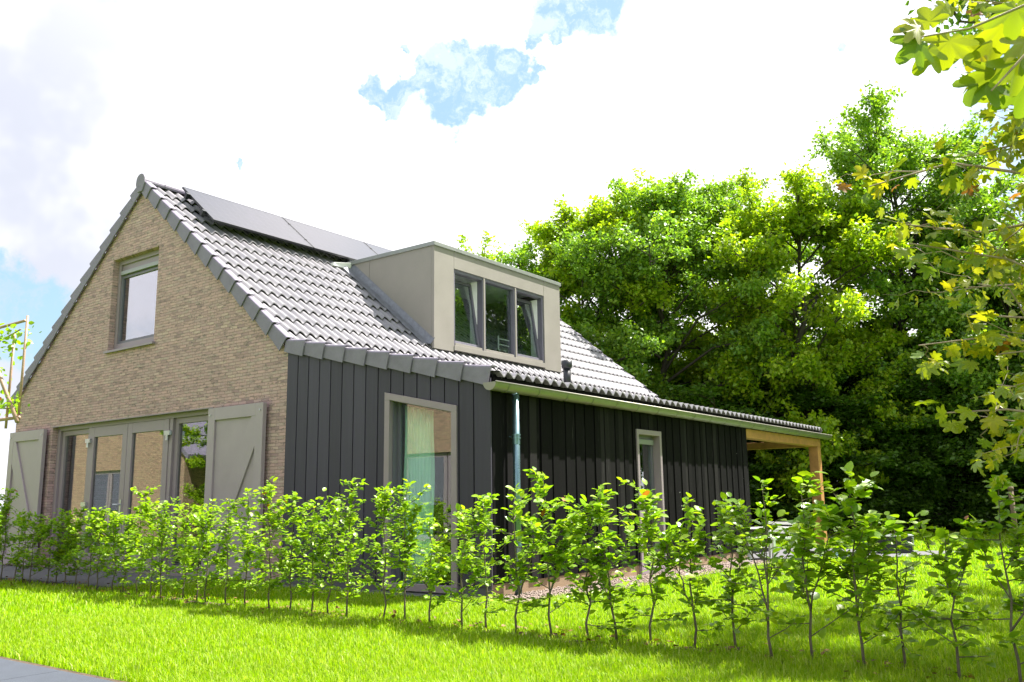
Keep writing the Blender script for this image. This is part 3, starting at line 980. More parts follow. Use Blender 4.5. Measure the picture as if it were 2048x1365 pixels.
# curtains: things of their own
def curtain(name, u0, u1, v0, v1, F, d, mt, lab, folds=9, amp=.03, slope=0.0):
    n = 90; V = []; Fc = []
    for j in range(9):
        for i in range(n + 1):
            t = i / n
            u = u0 + (u1 - u0) * t + .012 * math.sin(j * 1.1 + t * 9)
            zt = v1 - slope * (u0 + (u1 - u0) * t - u0)
            v = v0 + (zt - v0) * j / 8
            dd = d + amp * math.sin(t * folds * 2 * math.pi + .35 * math.sin(j * .8)) * (1.0 - .35 * j / 8)
            V.append(F(u, v, dd))
    for j in range(8):
        for i in range(n):
            a = j * (n + 1) + i
            Fc.append((a, a + 1, a + n + 2, a + n + 1))
    o = mesh_np(name, V, Fc, mt, None, True)
    s = o.modifiers.new('s', 'SOLIDIFY'); s.thickness = .004
    return tag(o, lab, 'curtain')

curtain('curtain', 2.02, 2.50, .06, 2.27, FG, -.22, M['curtain'], 'pale floor-length curtain gathered behind the left half of the slanted window', slope=SH)
curtain('curtain', 3.47, 3.82, .1, 1.75, FL, -.25, M['teal'], 'greenish curtain hanging behind the narrow window in the black timber wall', folds=6)


# ------------------------------------------------------------------ ground
gd = MB()
gd.add([(-300, -300, 0), (300, -300, 0), (300, 300, 0), (-300, 300, 0)], [(0, 1, 2, 3)])
tag(gd.build('ground', M['ground']), kind='structure')

def slab_grid(name, x0, x1, y0, y1, sx, sy, m, h=.035, gap=.006, lab=None):
    mb = MB()
    x = x0
    while x < x1 - .01:
        y = y0
        xe = min(x + sx, x1)
        while y < y1 - .01:
            ye = min(y + sy, y1)
            mb.box(x + gap / 2, xe - gap / 2, y + gap / 2, ye - gap / 2, -.05, h + random.uniform(-.001, .001))
            y += sy
        x += sx
    o = mb.build(name, m, None)
    tag(o, kind='structure')
    return o

slab_grid('path', -16, 9.3, -5.75, -4.93, 1.0, .82, M['paving'], .045)
slab_grid('patio', -9.6, -1.70, -1.50, -0.005, .8, .75, M['concrete'], .015)
tag(MB().box(-9.6, -1.70, -1.56, -1.505, -.05, .03).build('patio_edging', M['concrete']), kind='structure')
sl_ = MB(); sl_.box(-16, 9.4, -4.925, -4.80, -.05, .012); tag(sl_.build('soil_edge', M['soil']), kind='structure')
tag(MB().box(-.2, X1 + .05, -.28, -.016, -.05, .012).build('house_apron', M['concrete']), kind='structure')
tp = MB()
tp.prism([(3.75, 6.2), (4.0, 6.6), (4.3, 8.0), (5.5, 8.25), (6.0, 9.2), (6.45, 10.8), (5.4, 10.6), (0.2, 10.9), (0.2, 7.52), (3.6, 7.52), (3.6, 6.2)], -.05, .02)
tag(tp.build('terrace', M['terrace']), kind='structure')
tag(MB().add([(X1 - .01, -.28, .008), (4.25, -.28, .008), (4.35, 3.0, .008), (4.15, 7.0, .008), (X1 - .01, 7.0, .008)], [(0, 1, 2, 3, 4)]).build('gravel_strip', M['gravel']), kind='structure')
# loose stones
def stones():
    n = 5200
    x = X1 + .01 + RNG.random(n) * .80; y = -.3 + RNG.random(n) * 7.3
    s = .008 + RNG.random(n) * .013
    T = np.array([(1, 0, 0), (-1, 0, 0), (0, 1, 0), (0, -1, 0), (0, 0, .7), (0, 0, -.7)], float)
    Fq = np.array([(0, 2, 4), (2, 1, 4), (1, 3, 4), (3, 0, 4), (2, 0, 5), (1, 2, 5), (3, 1, 5), (0, 3, 5)])
    jit = RNG.uniform(.6, 1.3, (n, 6, 1))
    V = T[None] * s[:, None, None] * jit + np.stack([x, y, .012 + s * .3], 1)[:, None]
    F_ = (Fq[None] + (np.arange(n) * 6)[:, None, None]).reshape(-1, 3)
    o = mesh_np('gravel', V.reshape(-1, 3), F_, M['gravel'])
    tag(o, 'pinkish gravel strip along the foot of the black timber wall', 'gravel', kind='stuff')
stones()

# ------------------------------------------------------------------ grass
def blocked(x, y):
    b = (y < -4.80) & (y > -5.8) & (x < 9.4) & (x > -16)
    b |= (x > -9.65) & (x < -1.68) & (y > -1.58) & (y < .1)
    b |= (x > XL - .02) & (x < 0.0) & (y > -.0) & (y < 11.5)
    b |= (x > -.1) & (x < X1 + .03) & (y > -.29) & (y < 7.6)
    b |= (x > -.1) & (x < 4.22) & (y > -.26) & (y < 7.0)
    b |= (x > 0) & (x < 6.2) & (y > 8.0) & (y < 10.7) & (y < 8.0 + (6.6 - x) * 2 + 1.5) & ((x < 5.4) | (y > 8.0 + (x - 5.4) * 1.9))
    b |= (x > 0) & (x < 4.2) & (y > 6.8) & (y < 10.7)
    return b

HEDGE = [
 # x, y, h, label, kwargs
 (-4.55, -1.80, 1.02, 'bushy hedge plant cut by the left edge of the photo, leaning into the frame', {}),
 (-4.16, -1.76, 1.30, 'tall bushy hedge plant at the far left, its top above its neighbours', dict(nl=460)),
 (-3.90, -1.67, .95, 'thin hedge plant just right of the tall bushy one at the far left', dict(nl=240)),
 (-3.60, -1.70, .98, 'hedge plant with brown dead leaves in front of the middle of the left shutter', dict(nl=300)),
 (-3.22, -1.78, .92, 'hedge plant in front of the right edge of the left shutter', {}),
 (-2.98, -1.66, .84, 'low hedge plant in front of the brick strip between left shutter and glazing', {}),
 (-2.85, -1.60, .86, 'low leafy hedge plant in front of the left side window, nearest the shutter', {}),
 (-2.52, -1.66, .95, 'hedge plant in front of the middle of the left side window', {}),
 (-2.20, -1.66, 1.00, 'hedge plant in front of the left leaf of the double door, by its hinges', {}),
 (-1.82, -1.68, .98, 'hedge plant in front of the left door leaf, left of the door handle', {}),
 (-1.48, -1.76, 1.03, 'hedge plant with straight stem directly under the door handle', {}),
 (-1.10, -1.76, .95, 'slim hedge plant right of the door handle, first of two close stems', dict(nl=250)),
 (-.92, -1.72, .93, 'slim hedge plant right of the door handle, second of two close stems', dict(nl=250)),
 (-.42, -1.82, 1.20, 'upright hedge plant in front of the right door leaf, its top standing clear', dict(nl=380)),
 (-.02, -1.90, 1.02, 'hedge plant in front of the right door hinges', {}),
 (.22, -1.92, 1.06, 'hedge plant in front of the left part of the right side window', {}),
 (.50, -1.80, .98, 'hedge plant in front of the right side window beside the right shutter', {}),
 (.90, -1.90, 1.02, 'dark-leaved hedge plant at the left edge of the right shutter', {}),
 (1.12, -1.93, 1.00, 'dense hedge plant in front of the left half of the right shutter', {}),
 (1.46, -1.92, 1.10, 'hedge plant in front of the middle of the right shutter', dict(nl=400)),
 (1.76, -1.90, 1.18, 'bushy hedge plant in front of the right half of the right shutter', dict(nl=460)),
 (2.32, -2.02, 1.18, 'leafy hedge plant in front of the brick strip right of the right shutter', dict(nl=430, lean=(-.08, 0))),
 (2.56, -1.96, 1.12, 'hedge plant with yellow tip in front of the corner between brick and black panels', dict(nl=380)),
 (2.90, -1.98, 1.06, 'hedge plant in front of the leftmost black panels', {}),
 (3.12, -1.96, 1.02, 'thin hedge plant left of the tall one in front of the black panels', dict(lean=(.08, 0))),
 (3.46, -2.04, 1.26, 'tall hedge plant in front of the black panels left of the slanted window', dict(nl=360, lean=(.08, 0))),
 (3.88, -2.00, 1.18, 'hedge plant at the left frame of the slanted window', dict(nl=380, lean=(.06, 0))),
 (4.13, -1.97, 1.16, 'hedge plant with bare upper stem in front of the curtain', dict(nl=300, leafy=.25)),
 (4.38, -1.92, .92, 'forked low hedge plant in front of the right half of the slanted window', dict(twin=True, nl=330)),
 (4.75, -1.92, .98, 'hedge plant in front of the right frame of the slanted window', dict(nl=330)),
 (5.05, -1.97, 1.08, 'hedge plant with orange dead leaves left of the house corner', dict(nl=330, arms=((-.25, 0, .8, .12),))),
 (5.37, -1.98, 1.12, 'hedge plant in front of the house corner left of the downpipe', dict(nl=300, twin=True)),
 (5.70, -1.96, 1.24, 'tallest hedge plant in front of the downpipe, leafy to the top', dict(nl=430, twin=True, lean=(-.06, 0))),
 (6.03, -1.95, 1.02, 'hedge plant right of the downpipe in front of black boards', dict(nl=280)),
 (6.26, -1.92, 1.08, 'hedge plant leaning left between downpipe and narrow window', dict(nl=300, lean=(-.12, 0), width=.24)),
 (6.52, -1.88, 1.10, 'hedge plant in front of the narrow window', dict(nl=300, lean=(.04, 0))),
 (6.86, -1.88, 1.06, 'forked hedge plant right of the narrow window, gap to the lawn beside it', dict(nl=260, twin=True)),
 (7.12, -1.75, .92, 'small dark hedge plant in front of the end of the black timber wall', dict(nl=240)),
 (7.48, -2.00, 1.14, 'hedge plant with long arching left arm below the porch beam', dict(nl=250, twin=True, arms=((-.34, .0, .85, .05), (-.2, 0, .6, .15)))),
 (7.73, -1.96, 1.16, 'hedge plant forking in front of the orange porch post', dict(nl=270, twin=True, lsize=.066)),
 (8.08, -2.06, 1.20, 'tall hedge plant right of the porch post with large leaves', dict(nl=380, twin=True, lsize=.066)),
 (8.29, -1.95, .92, 'short sparse hedge plant right of the tall one by the porch post', dict(nl=170)),
 (8.62, -2.12, .82, 'low straggly hedge plant before the open lawn on the right', dict(nl=170, width=.22)),
 (8.93, -2.15, 1.12, 'dark bushy hedge plant at the right edge of the photo', dict(nl=480, width=.28, twin=True)),
]
HEDGE_XY = [(q[0], q[1]) for q in HEDGE]

def grass():
    pos = []; hs = []; ws = []
    cam2 = np.array([CAM.x, CAM.y])
    def zone(n, dmin, dmax, amin, amax, h, wd):
        # angle measured from +y toward -x
        d = np.sqrt(RNG.random(n) * (dmax ** 2 - dmin ** 2) + dmin ** 2)
        a = np.radians(RNG.uniform(amin, amax, n))
        x = cam2[0] - d * np.sin(a); y = cam2[1] + d * np.cos(a)
        k = ~blocked(x, y)
        near = np.zeros(n)
        for hx_ in HEDGE_XY:
            near = np.maximum(near, np.exp(-(((x - hx_[0]) / .10) ** 2 + ((y - hx_[1]) / .07) ** 2)))
        k &= RNG.random(n) > near * .93
        pos.append(np.stack([x[k], y[k]], 1)); hs.append(h * RNG.uniform(.55, 1.35, k.sum())); ws.append(wd * RNG.uniform(.7, 1.3, k.sum()))
    zone(190000, 3.0, 6.2, -2, 76, .060, .0022)
    zone(215000, 6.2, 10.0, -4, 76, .056, .003)
    zone(90000, 10.0, 15, -6, 74, .055, .005)
    zone(60000, 15, 26, -10, 50, .07, .009)
    zone(40000, 26, 45, -20, 75, .08, .02)
    zone(30000, .8, 12, 76, 360 - 6, .07, .006)
    p = np.concatenate(pos); h = np.concatenate(hs); wd = np.concatenate(ws)
    # raggedness: tufts are longer in patches
    tuft = .85 + .22 * np.sin(p[:, 0] * 3.1 + 1.7 * np.sin(p[:, 1] * 2.3)) * np.sin(p[:, 1] * 2.7 + 1.1 * np.sin(p[:, 0] * 1.9)) + .25 * RNG.random(len(p))
    h = h * np.clip(tuft, .55, 1.45)
    n = len(p)
    az = RNG.uniform(0, 2 * np.pi, n); lean = RNG.uniform(.1, .95, n) ** 1.3 * h
    side = np.stack([np.cos(az + np.pi / 2), np.sin(az + np.pi / 2), np.zeros(n)], 1) * wd[:, None]
    dr = np.stack([np.cos(az), np.sin(az), np.zeros(n)], 1)
    base = np.concatenate([p, np.full((n, 1), -.004)], 1)
    mid = base + dr * (lean * .3)[:, None] + np.array([0, 0, 1]) * (h * .6)[:, None]
    tip = base + dr * lean[:, None] + np.array([0, 0, 1]) * (h * np.sqrt(np.clip(1.05 - (lean / h) ** 2 * .6, .3, 1)))[:, None]
    V = np.stack([base - side, base + side, mid + side * .8, mid - side * .8, tip], 1).reshape(-1, 3)
    i = np.arange(n)[:, None] * 5
    T = np.concatenate([i + np.array([0, 1, 2]), i + np.array([0, 2, 3]), i + np.array([3, 2, 4])], 0)
    o = mesh_np('grass', V, T, M['grass'])
    tag(o, 'bright yellow-green lawn grass around the house and hedge', 'grass', kind='stuff')
grass()


# ------------------------------------------------------------------ leaves
def leaf_tmpl(kind):
    if kind == 'quad':
        V = np.array([(0, 0, 0), (-.36, .45, .10), (0, 1, -.05), (.36, .45, .10)], float)
        F_ = np.array([(0, 2, 1), (0, 3, 2)])
    elif kind == 'beech':
        V = np.array([(0, 0, 0), (-.27, .22, .06), (-.36, .52, .07), (-.22, .82, .02), (0, 1.02, -.08), (.22, .82, .02), (.36, .52, .07), (.27, .22, .06), (0, .35, 0), (0, .68, -.01)], float)
        F_ = np.array([(0, 8, 1), (1, 8, 2), (8, 9, 2), (2, 9, 3), (3, 9, 4), (0, 7, 8), (7, 6, 8), (8, 6, 9), (6, 5, 9), (5, 4, 9)])
    else:  # maple: five lobes
        out = []
        for k in range(46):
            a = -90 + 360 * k / 46
            lob = 0
            for c0, w0, h0 in ((90, 21, .55), (38, 18, .46), (142, 18, .46), (-10, 17, .34), (190, 17, .34)):
                dl = (a - c0 + 180) % 360 - 180
                lob = max(lob, h0 * math.exp(-abs(dl / w0) ** 3) if abs(dl) < 40 else 0)
            rr = (.45 + lob) * (.35 if k == 0 else 1)
            out.append((rr * math.cos(math.radians(a)), .38 + rr * .72 * math.sin(math.radians(a)), -.34 * rr * rr + .10 * abs(rr * math.cos(math.radians(a))) + .03 * math.sin(a * .11)))
        V = np.array([(0, .35, 0.02)] + out, float)
        k = len(out)
        F_ = np.array([(0, 1 + i, 1 + (i + 1) % k) for i in range(k)])
    return V, F_

def leaves(c, dirs, nrm, size, kind):
    V, F_ = leaf_tmpl(kind)
    y = dirs / (np.linalg.norm(dirs, axis=1, keepdims=True) + 1e-9)
    x = np.cross(y, nrm); x /= (np.linalg.norm(x, axis=1, keepdims=True) + 1e-9)
    z = np.cross(x, y)
    s = size[:, None, None]
    W = c[:, None] + s * (V[None, :, 0:1] * x[:, None] + V[None, :, 1:2] * y[:, None] + V[None, :, 2:3] * z[:, None])
    n = len(c)
    FF = (F_[None] + (np.arange(n) * len(V))[:, None, None]).reshape(-1, F_.shape[1])
    return W.reshape(-1, 3), FF

def rnd_dirs(n, r):
    v = r.standard_normal((n, 3)); return v / np.linalg.norm(v, axis=1, keepdims=True)


# ------------------------------------------------------------------ beech hedge
def beech(name, x, y, h, seed, label, width=.26, nl=330, lean=(0, 0), twin=False, leafy=.13, lsize=.055, arms=()):
    r = np.random.default_rng(seed)
    if x > 5.2: lsize *= 1.18
    root = empty(name, (x, y, 0))
    tag(root, label, 'hedge plant', 'young beech plants in the hedge')
    st = MB(); C_ = []; Dn = []
    def stem(p0, p1, r0, r1, wob, nseg=7):
        pts = []
        for i in range(nseg + 1):
            t = i / nseg
            p = Vector(p0).lerp(Vector(p1), t) + Vector((r.normal() * wob, r.normal() * wob, 0)) * (1 if 0 < i < nseg else 0)
            pts.append(p)
        st.tube(pts, [r0 + (r1 - r0) * i / nseg for i in range(nseg + 1)], 6)
        return pts
    topp = (lean[0], lean[1], h)
    mains = [stem((0, 0, -.02), topp, .010, .002, .012)]
    if twin:
        fk = mains[0][2]
        mains.append(stem(fk, (lean[0] + r.uniform(.12, .3) * r.choice([-1, 1]), r.uniform(-.1, .1), h * r.uniform(.75, .92)), .007, .002, .015, 6))
    nb = int(17 * h / 1.0)
    width *= r.uniform(.85, 1.25)
    for k in range(int(r.integers(1, 4))):
        zf = r.uniform(.35, .75); p = mains[0][int(zf * 7)]
        arms = arms + ((r.normal() * .12, r.normal() * .10, zf, h * r.uniform(.18, .42)),)
    tw = []
    for i in range(nb):
        mpts = mains[i % len(mains)]
        t = leafy + (1 - leafy) * (i + r.random()) / nb
        k = t * (len(mpts) - 1); a = int(min(k, len(mpts) - 2)); p = mpts[a].lerp(mpts[a + 1], k - a)
        az = i * 2.4 + r.normal() * .5
        L = width * (1.15 - .75 * max(0, (t - .45) / .55)) * r.uniform(.4, 1.3)
        e = p + Vector((math.cos(az) * L, math.sin(az) * L, L * r.uniform(-.05, .9)))
        tw.append((p, e))
    for (dx, dy, zf, dz) in arms:
        p = mains[0][int(zf * 7)]
        tw.append((p, p + Vector((dx, dy, dz)))); tw.append((p.lerp(p + Vector((dx, dy, dz)), .5), p + Vector((dx * .8, dy * .8 + .05, dz * .7 + .1))))
    for p, e in tw:
        mid = p.lerp(e, .5) + Vector((0, 0, -.015 + r.normal() * .012))
        st.tube([p, mid, e], [.004, .003, .0015], 5, False)
    for m_ in mains:
        tw.append((m_[-3], m_[-1]))
    per = max(4, int(nl * r.uniform(1.1, 1.9) / len(tw)))
    for p, e in tw:
        ax = (e - p); L = ax.length
        pern = max(3, int(per * (.5 + L / width * .7)))
        for j in range(pern):
            t = .18 + .86 * (j + r.random()) / pern
            q = p.lerp(e, t) + Vector(r.normal(0, .018, 3))
            sd_ = 1 if j % 2 else -1
            hor = Vector((-ax.y, ax.x, 0)); hor = hor.normalized() if hor.length > 1e-4 else Vector((r.normal(), r.normal(), 0))
            dv = ax.normalized() * .6 + hor * sd_ * .9 + Vector(r.normal(0, .35, 3)) + Vector((0, 0, -.05))
            C_.append(q); Dn.append(dv)
    C_ = np.array([tuple(v) for v in C_]); Dn = np.array([tuple(v) for v in Dn])
    n = len(C_)
    nm = rnd_dirs(n, r) * .55 + np.array([0, 0, 1])
    size = lsize * r.uniform(.5, 1.3, n)
    V, FF = leaves(C_, Dn, nm, size, 'beech')
    mesh_np('foliage', V, FF, M['beech'], root)
    st.build('stem', M['twig'], root, True)
    return root

for i, (x, y, h, lab, kw) in enumerate(HEDGE):
    beech('beech_plant', x, y, h, 100 + i, lab, **kw)


# ------------------------------------------------------------------ trees
TREE_CACHE = {}
def tree_mesh(key, h, R, base, seed, nleaf, lsize, kind='quad', flat=.55, nlimb=22, top_taper=1.0, trunk_r=.16):
    if key in TREE_CACHE: return TREE_CACHE[key]
    r = np.random.default_rng(seed)
    tb = MB()
    n = 9
    tpts = [Vector((r.normal() * .10 * (i > 0), r.normal() * .10 * (i > 0), h * .93 * i / n)) for i in range(n + 1)]
    tb.tube(tpts, [trunk_r * (1 - .88 * i / n) for i in range(n + 1)], 9)
    def tp(t):
        k = t * n; a = int(min(k, n - 1)); return tpts[a].lerp(tpts[a + 1], k - a)
    twigs = []
    for i in range(nlimb):
        t = base + (.98 - base) * ((i + .5) / nlimb) ** .9
        u = (t - base) / (1 - base)
        env = (math.sin(math.pi * min(1, .16 + .80 * u) ) ** .6) if top_taper == 1 else (1 - u) ** .7 * .9 + .14
        az = i * 2.39996 + r.normal() * .35
        L = R * env * r.uniform(.55, 1.25)
        p0 = tp(t * .93)
        rise = L * r.uniform(.25, .6) * (.35 + 1.5 * u) + .1
        e = p0 + Vector((math.cos(az) * L, math.sin(az) * L, rise))
        mid = p0.lerp(e, .5) + Vector((r.normal() * .12, r.normal() * .12, .12 * L))
        r0 = trunk_r * .42 * (1 - .6 * t)
        tb.tube([p0, mid, e], [r0, r0 * .6, .012], 6, False)
        ns = 7
        for j in range(ns):
            s = .35 + .65 * (j + r.random()) / ns
            q = (p0.lerp(mid, s * 2) if s < .5 else mid.lerp(e, (s - .5) * 2))
            a2 = az + r.normal() * 1.0
            l2 = R * r.uniform(.18, .42) * (1.1 - .4 * s)
            e2 = q + Vector((math.cos(a2) * l2, math.sin(a2) * l2, l2 * r.uniform(-.1, .9)))
            tb.tube([q, e2], [.02, .006], 4, False)
            bd = (e2 - q)
            for k in range(5):
                f = .25 + .75 * (k + r.random()) / 5
                c = q.lerp(e2, f)
                td = bd.normalized() * .5 + Vector(r.normal(0, .75, 3)) + Vector((0, 0, .15 + .5 * u))
                tl = R * r.uniform(.07, .20)
                twigs.append((*c, *(c + td.normalized() * tl)))
    # top shoots
    for k in range(9):
        c = tp(.99) + Vector((r.normal() * .35, r.normal() * .35, r.uniform(0, .09 * h)))
        tb.tube([tp(.9), c], [.02, .005], 4, False)
        for q in range(8):
            cc = tp(.9).lerp(c, .2 + .8 * r.random())
            td = Vector(r.normal(0, .6, 3)) + Vector((0, 0, .9))
            twigs.append((*cc, *(cc + td.normalized() * R * r.uniform(.06, .16))))
    tw_ = np.array(twigs)
    ln = np.linalg.norm(tw_[:, 3:] - tw_[:, :3], axis=1)
    wgt = ln * r.uniform(.3, 1.7, len(ln)); wgt /= wgt.sum()
    idx = r.choice(len(tw_), nleaf, p=wgt)
    tt = r.random(nleaf)[:, None]
    g3 = r.standard_normal((nleaf, 3)) * np.array([1, 1, .6]) * (.15 - .07 * tt)
    C_ = tw_[idx, :3] * (1 - tt) + tw_[idx, 3:] * tt + g3
    outw = C_ - np.array([0, 0, h * .55]); outw /= np.linalg.norm(outw, axis=1, keepdims=True)
    dr = rnd_dirs(nleaf, r) + outw * .5 + np.array([0, 0, -.25])
    nm = rnd_dirs(nleaf, r) * .8 + np.array([0, 0, .9]) + outw * .3
    V, FF = leaves(C_, dr, nm, lsize * r.uniform(.6, 1.35, nleaf), kind)
    TREE_CACHE[key] = (V, FF, tb)
    return TREE_CACHE[key]

BUILT = {}
def tree(name, key, x, y, label, cat, m, args, rz=0.0, s=(1, 1, 1), group=None):
    root = empty(name, (x, y, 0), rz)
    root.scale = s
    tag(root, label, cat, group)
    if (key, m.name) not in BUILT:
        V, FF, tb = tree_mesh(key, **args)
        cr = mesh_np('crown', V, FF, m, root)
        tk = tb.build('trunk', M['bark'], root, True)
        BUILT[(key, m.name)] = (cr, tk)
    else:
        for o in BUILT[(key, m.name)]:
            c = o.copy(); COL.objects.link(c); c.parent = root
    return root

A = dict(h=10.0, R=3.0, base=.12, seed=5, nleaf=78000, lsize=.11, nlimb=42)
B = dict(h=12.2, R=3.1, base=.14, seed=9, nleaf=90000, lsize=.11, nlimb=60)
Cc = dict(h=9.0, R=2.8, base=.08, seed=14, nleaf=70000, lsize=.11, nlimb=38)
Dk = dict(h=6.2, R=2.7, base=.01, seed=21, nleaf=40000, lsize=.13, nlimb=30, flat=.8)
TG = 'trees along the back of the garden'
def at(px, dep):
    v = CAM + (FW + RT * ((px - 1024) / 1760.44) + UP * (-(1000 - 682.5) / 1760.44)) * dep
    return v.x, v.y
TREES = [
 ('deciduous_tree', 'C', 'tree', 1172, 26.5, 1.0, 0.3, 'leftmost full green tree, rising right beside the dormer'),
 ('deciduous_tree', 'A', 'treeyellow', 1215, 28.0, 1.09, 1.4, 'bright green tree behind the right part of the house roof, second from the dormer'),
 ('deciduous_tree', 'A', 'tree', 1345, 26.5, 1.10, 2.6, 'broad green tree above the far end of the tiled roof'),
 ('deciduous_tree', 'B', 'treeyellow', 1485, 30.0, 1.0, .9, 'taller tree with a narrow top left of the highest tree'),
 ('deciduous_tree', 'C', 'treeyellow', 1630, 25.5, 1.14, 4.1, 'sunlit yellow-green tree just left of the highest tree'),
 ('deciduous_tree', 'B', 'tree', 1845, 27.0, 1.13, 0.0, 'highest tree, pointed crown standing above the porch'),
 ('deciduous_tree', 'A', 'tree', 1925, 26.5, 1.06, 3.3, 'green tree right of the highest tree, partly behind the maple sprays'),
 ('deciduous_tree', 'C', 'tree', 2060, 25.0, .95, 5.2, 'green tree at the right edge behind the wooden fence post'),
]
args = {'A': A, 'B': B, 'C': Cc, 'D': Dk}
for nm, k, mt, px, dep, s, rz, lab in TREES:
    x, y = at(px, dep)
    tree(nm, k, x, y, lab, 'tree', M[mt], args[k], rz, (s, s, s), TG)
UND = [
 (1300, 27.7, .62, 'dark dense shrub tree behind the far end of the roof'),
 (1440, 27.0, .66, 'dark dense shrub tree seen above the porch roof'),
 (1560, 26.7, .70, 'dark shrub tree seen through the open porch'),
 (1690, 26.5, .74, 'dark shrub tree just right of the porch post'),
 (1810, 26.2, .70, 'dark shrub tree behind the black slatted stack'),
 (1925, 25.7, .72, 'dark shrub tree between the black stack and the fence post'),
 (2060, 25.2, .74, 'dark shrub tree at the right edge of the lawn'),
 (2220, 24.2, .80, 'dark shrub tree beyond the right edge of the lawn'),
]
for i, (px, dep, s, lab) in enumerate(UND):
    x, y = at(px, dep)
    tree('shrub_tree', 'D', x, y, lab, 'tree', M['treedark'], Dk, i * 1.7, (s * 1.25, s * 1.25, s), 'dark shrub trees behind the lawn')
# second row closing the gaps
for i, (px, dep, s, lab) in enumerate([(1450, 33, .95, 'tree in the second row behind the porch roof'), (1640, 33, 1.0, 'tree in the second row left of the highest tree'),
                                       (1840, 33, 1.0, 'tree in the second row right of the highest tree'), (2040, 32, 1.0, 'tree in the second row at the right edge')]):
    x, y = at(px, dep)
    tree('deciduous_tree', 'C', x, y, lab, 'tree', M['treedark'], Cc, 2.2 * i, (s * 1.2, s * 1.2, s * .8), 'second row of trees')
UN2 = [('undergrowth bush in the dark gap behind the porch', 1500, 26), ('undergrowth bush in the dark right of the porch post', 1660, 26), ('undergrowth bush in the dark behind the black slatted stack', 1780, 26.5),
       ('undergrowth bush in the dark left of the fence post', 1900, 26), ('undergrowth bush in the dark behind the fence post', 2020, 25.5), ('undergrowth bush in the dark beyond the right edge', 2140, 25)]
for i, (lab, px, dep) in enumerate(UN2):
    x, y = at(px, dep)
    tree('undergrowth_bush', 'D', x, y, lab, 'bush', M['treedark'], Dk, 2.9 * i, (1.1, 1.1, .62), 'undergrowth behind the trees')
for i, (x, y, k, lab) in enumerate([(11.5, 24, 'A', 'garden tree east of the lawn, nearest, mirrored in the dormer panes'), (15.5, 27, 'B', 'tall garden tree east of the lawn, mirrored in the dormer panes'),
                                    (18.5, 22, 'A', 'broad garden tree east of the lawn, mirrored in the dormer panes'), (12.5, 30, 'B', 'tall garden tree at the back east of the lawn, mirrored in the dormer panes')]):
    tree('deciduous_tree', k, x, y, lab, 'tree', M['tree'], args[k], i, (1.5, 1.5, 1.5), 'trees east of the lawn')
# lone birch-like top behind the dormer
x, y = at(968, 33)
tree('slender_tree', 'S', x, y, 'slender tree whose sparse top shows just above the dormer roof', 'tree', M['treeyellow'],
     dict(h=11.3, R=1.7, base=.3, seed=33, nleaf=9000, lsize=.14, nlimb=22, top_taper=0, trunk_r=.1))
# bush beyond the left end of the house
tree('garden_bush', 'bush', -13.8, 4.6, 'round bush beyond the left corner of the house', 'bush', M['treeyellow'],
     dict(h=2.5, R=1.5, base=.08, seed=41, nleaf=9000, lsize=.11, nlimb=20, trunk_r=.05))
# tall dark tree hanging in at the top right
tree('tall_tree', 'tall', 11.2, 3.9, 'tall dark small-leaved tree hanging in at the top right corner', 'tree', M['treedark'],
     dict(h=10.5, R=3.1, base=.42, seed=52, nleaf=26000, lsize=.085, nlimb=26, trunk_r=.2))
# tree reflected in the right side window
tree('garden_tree', 'C', -15.5, -10.5, 'garden tree across the lawn, mirrored in the right side window', 'tree', M['treeyellow'], Cc, 1.0, (.7, .7, .62))


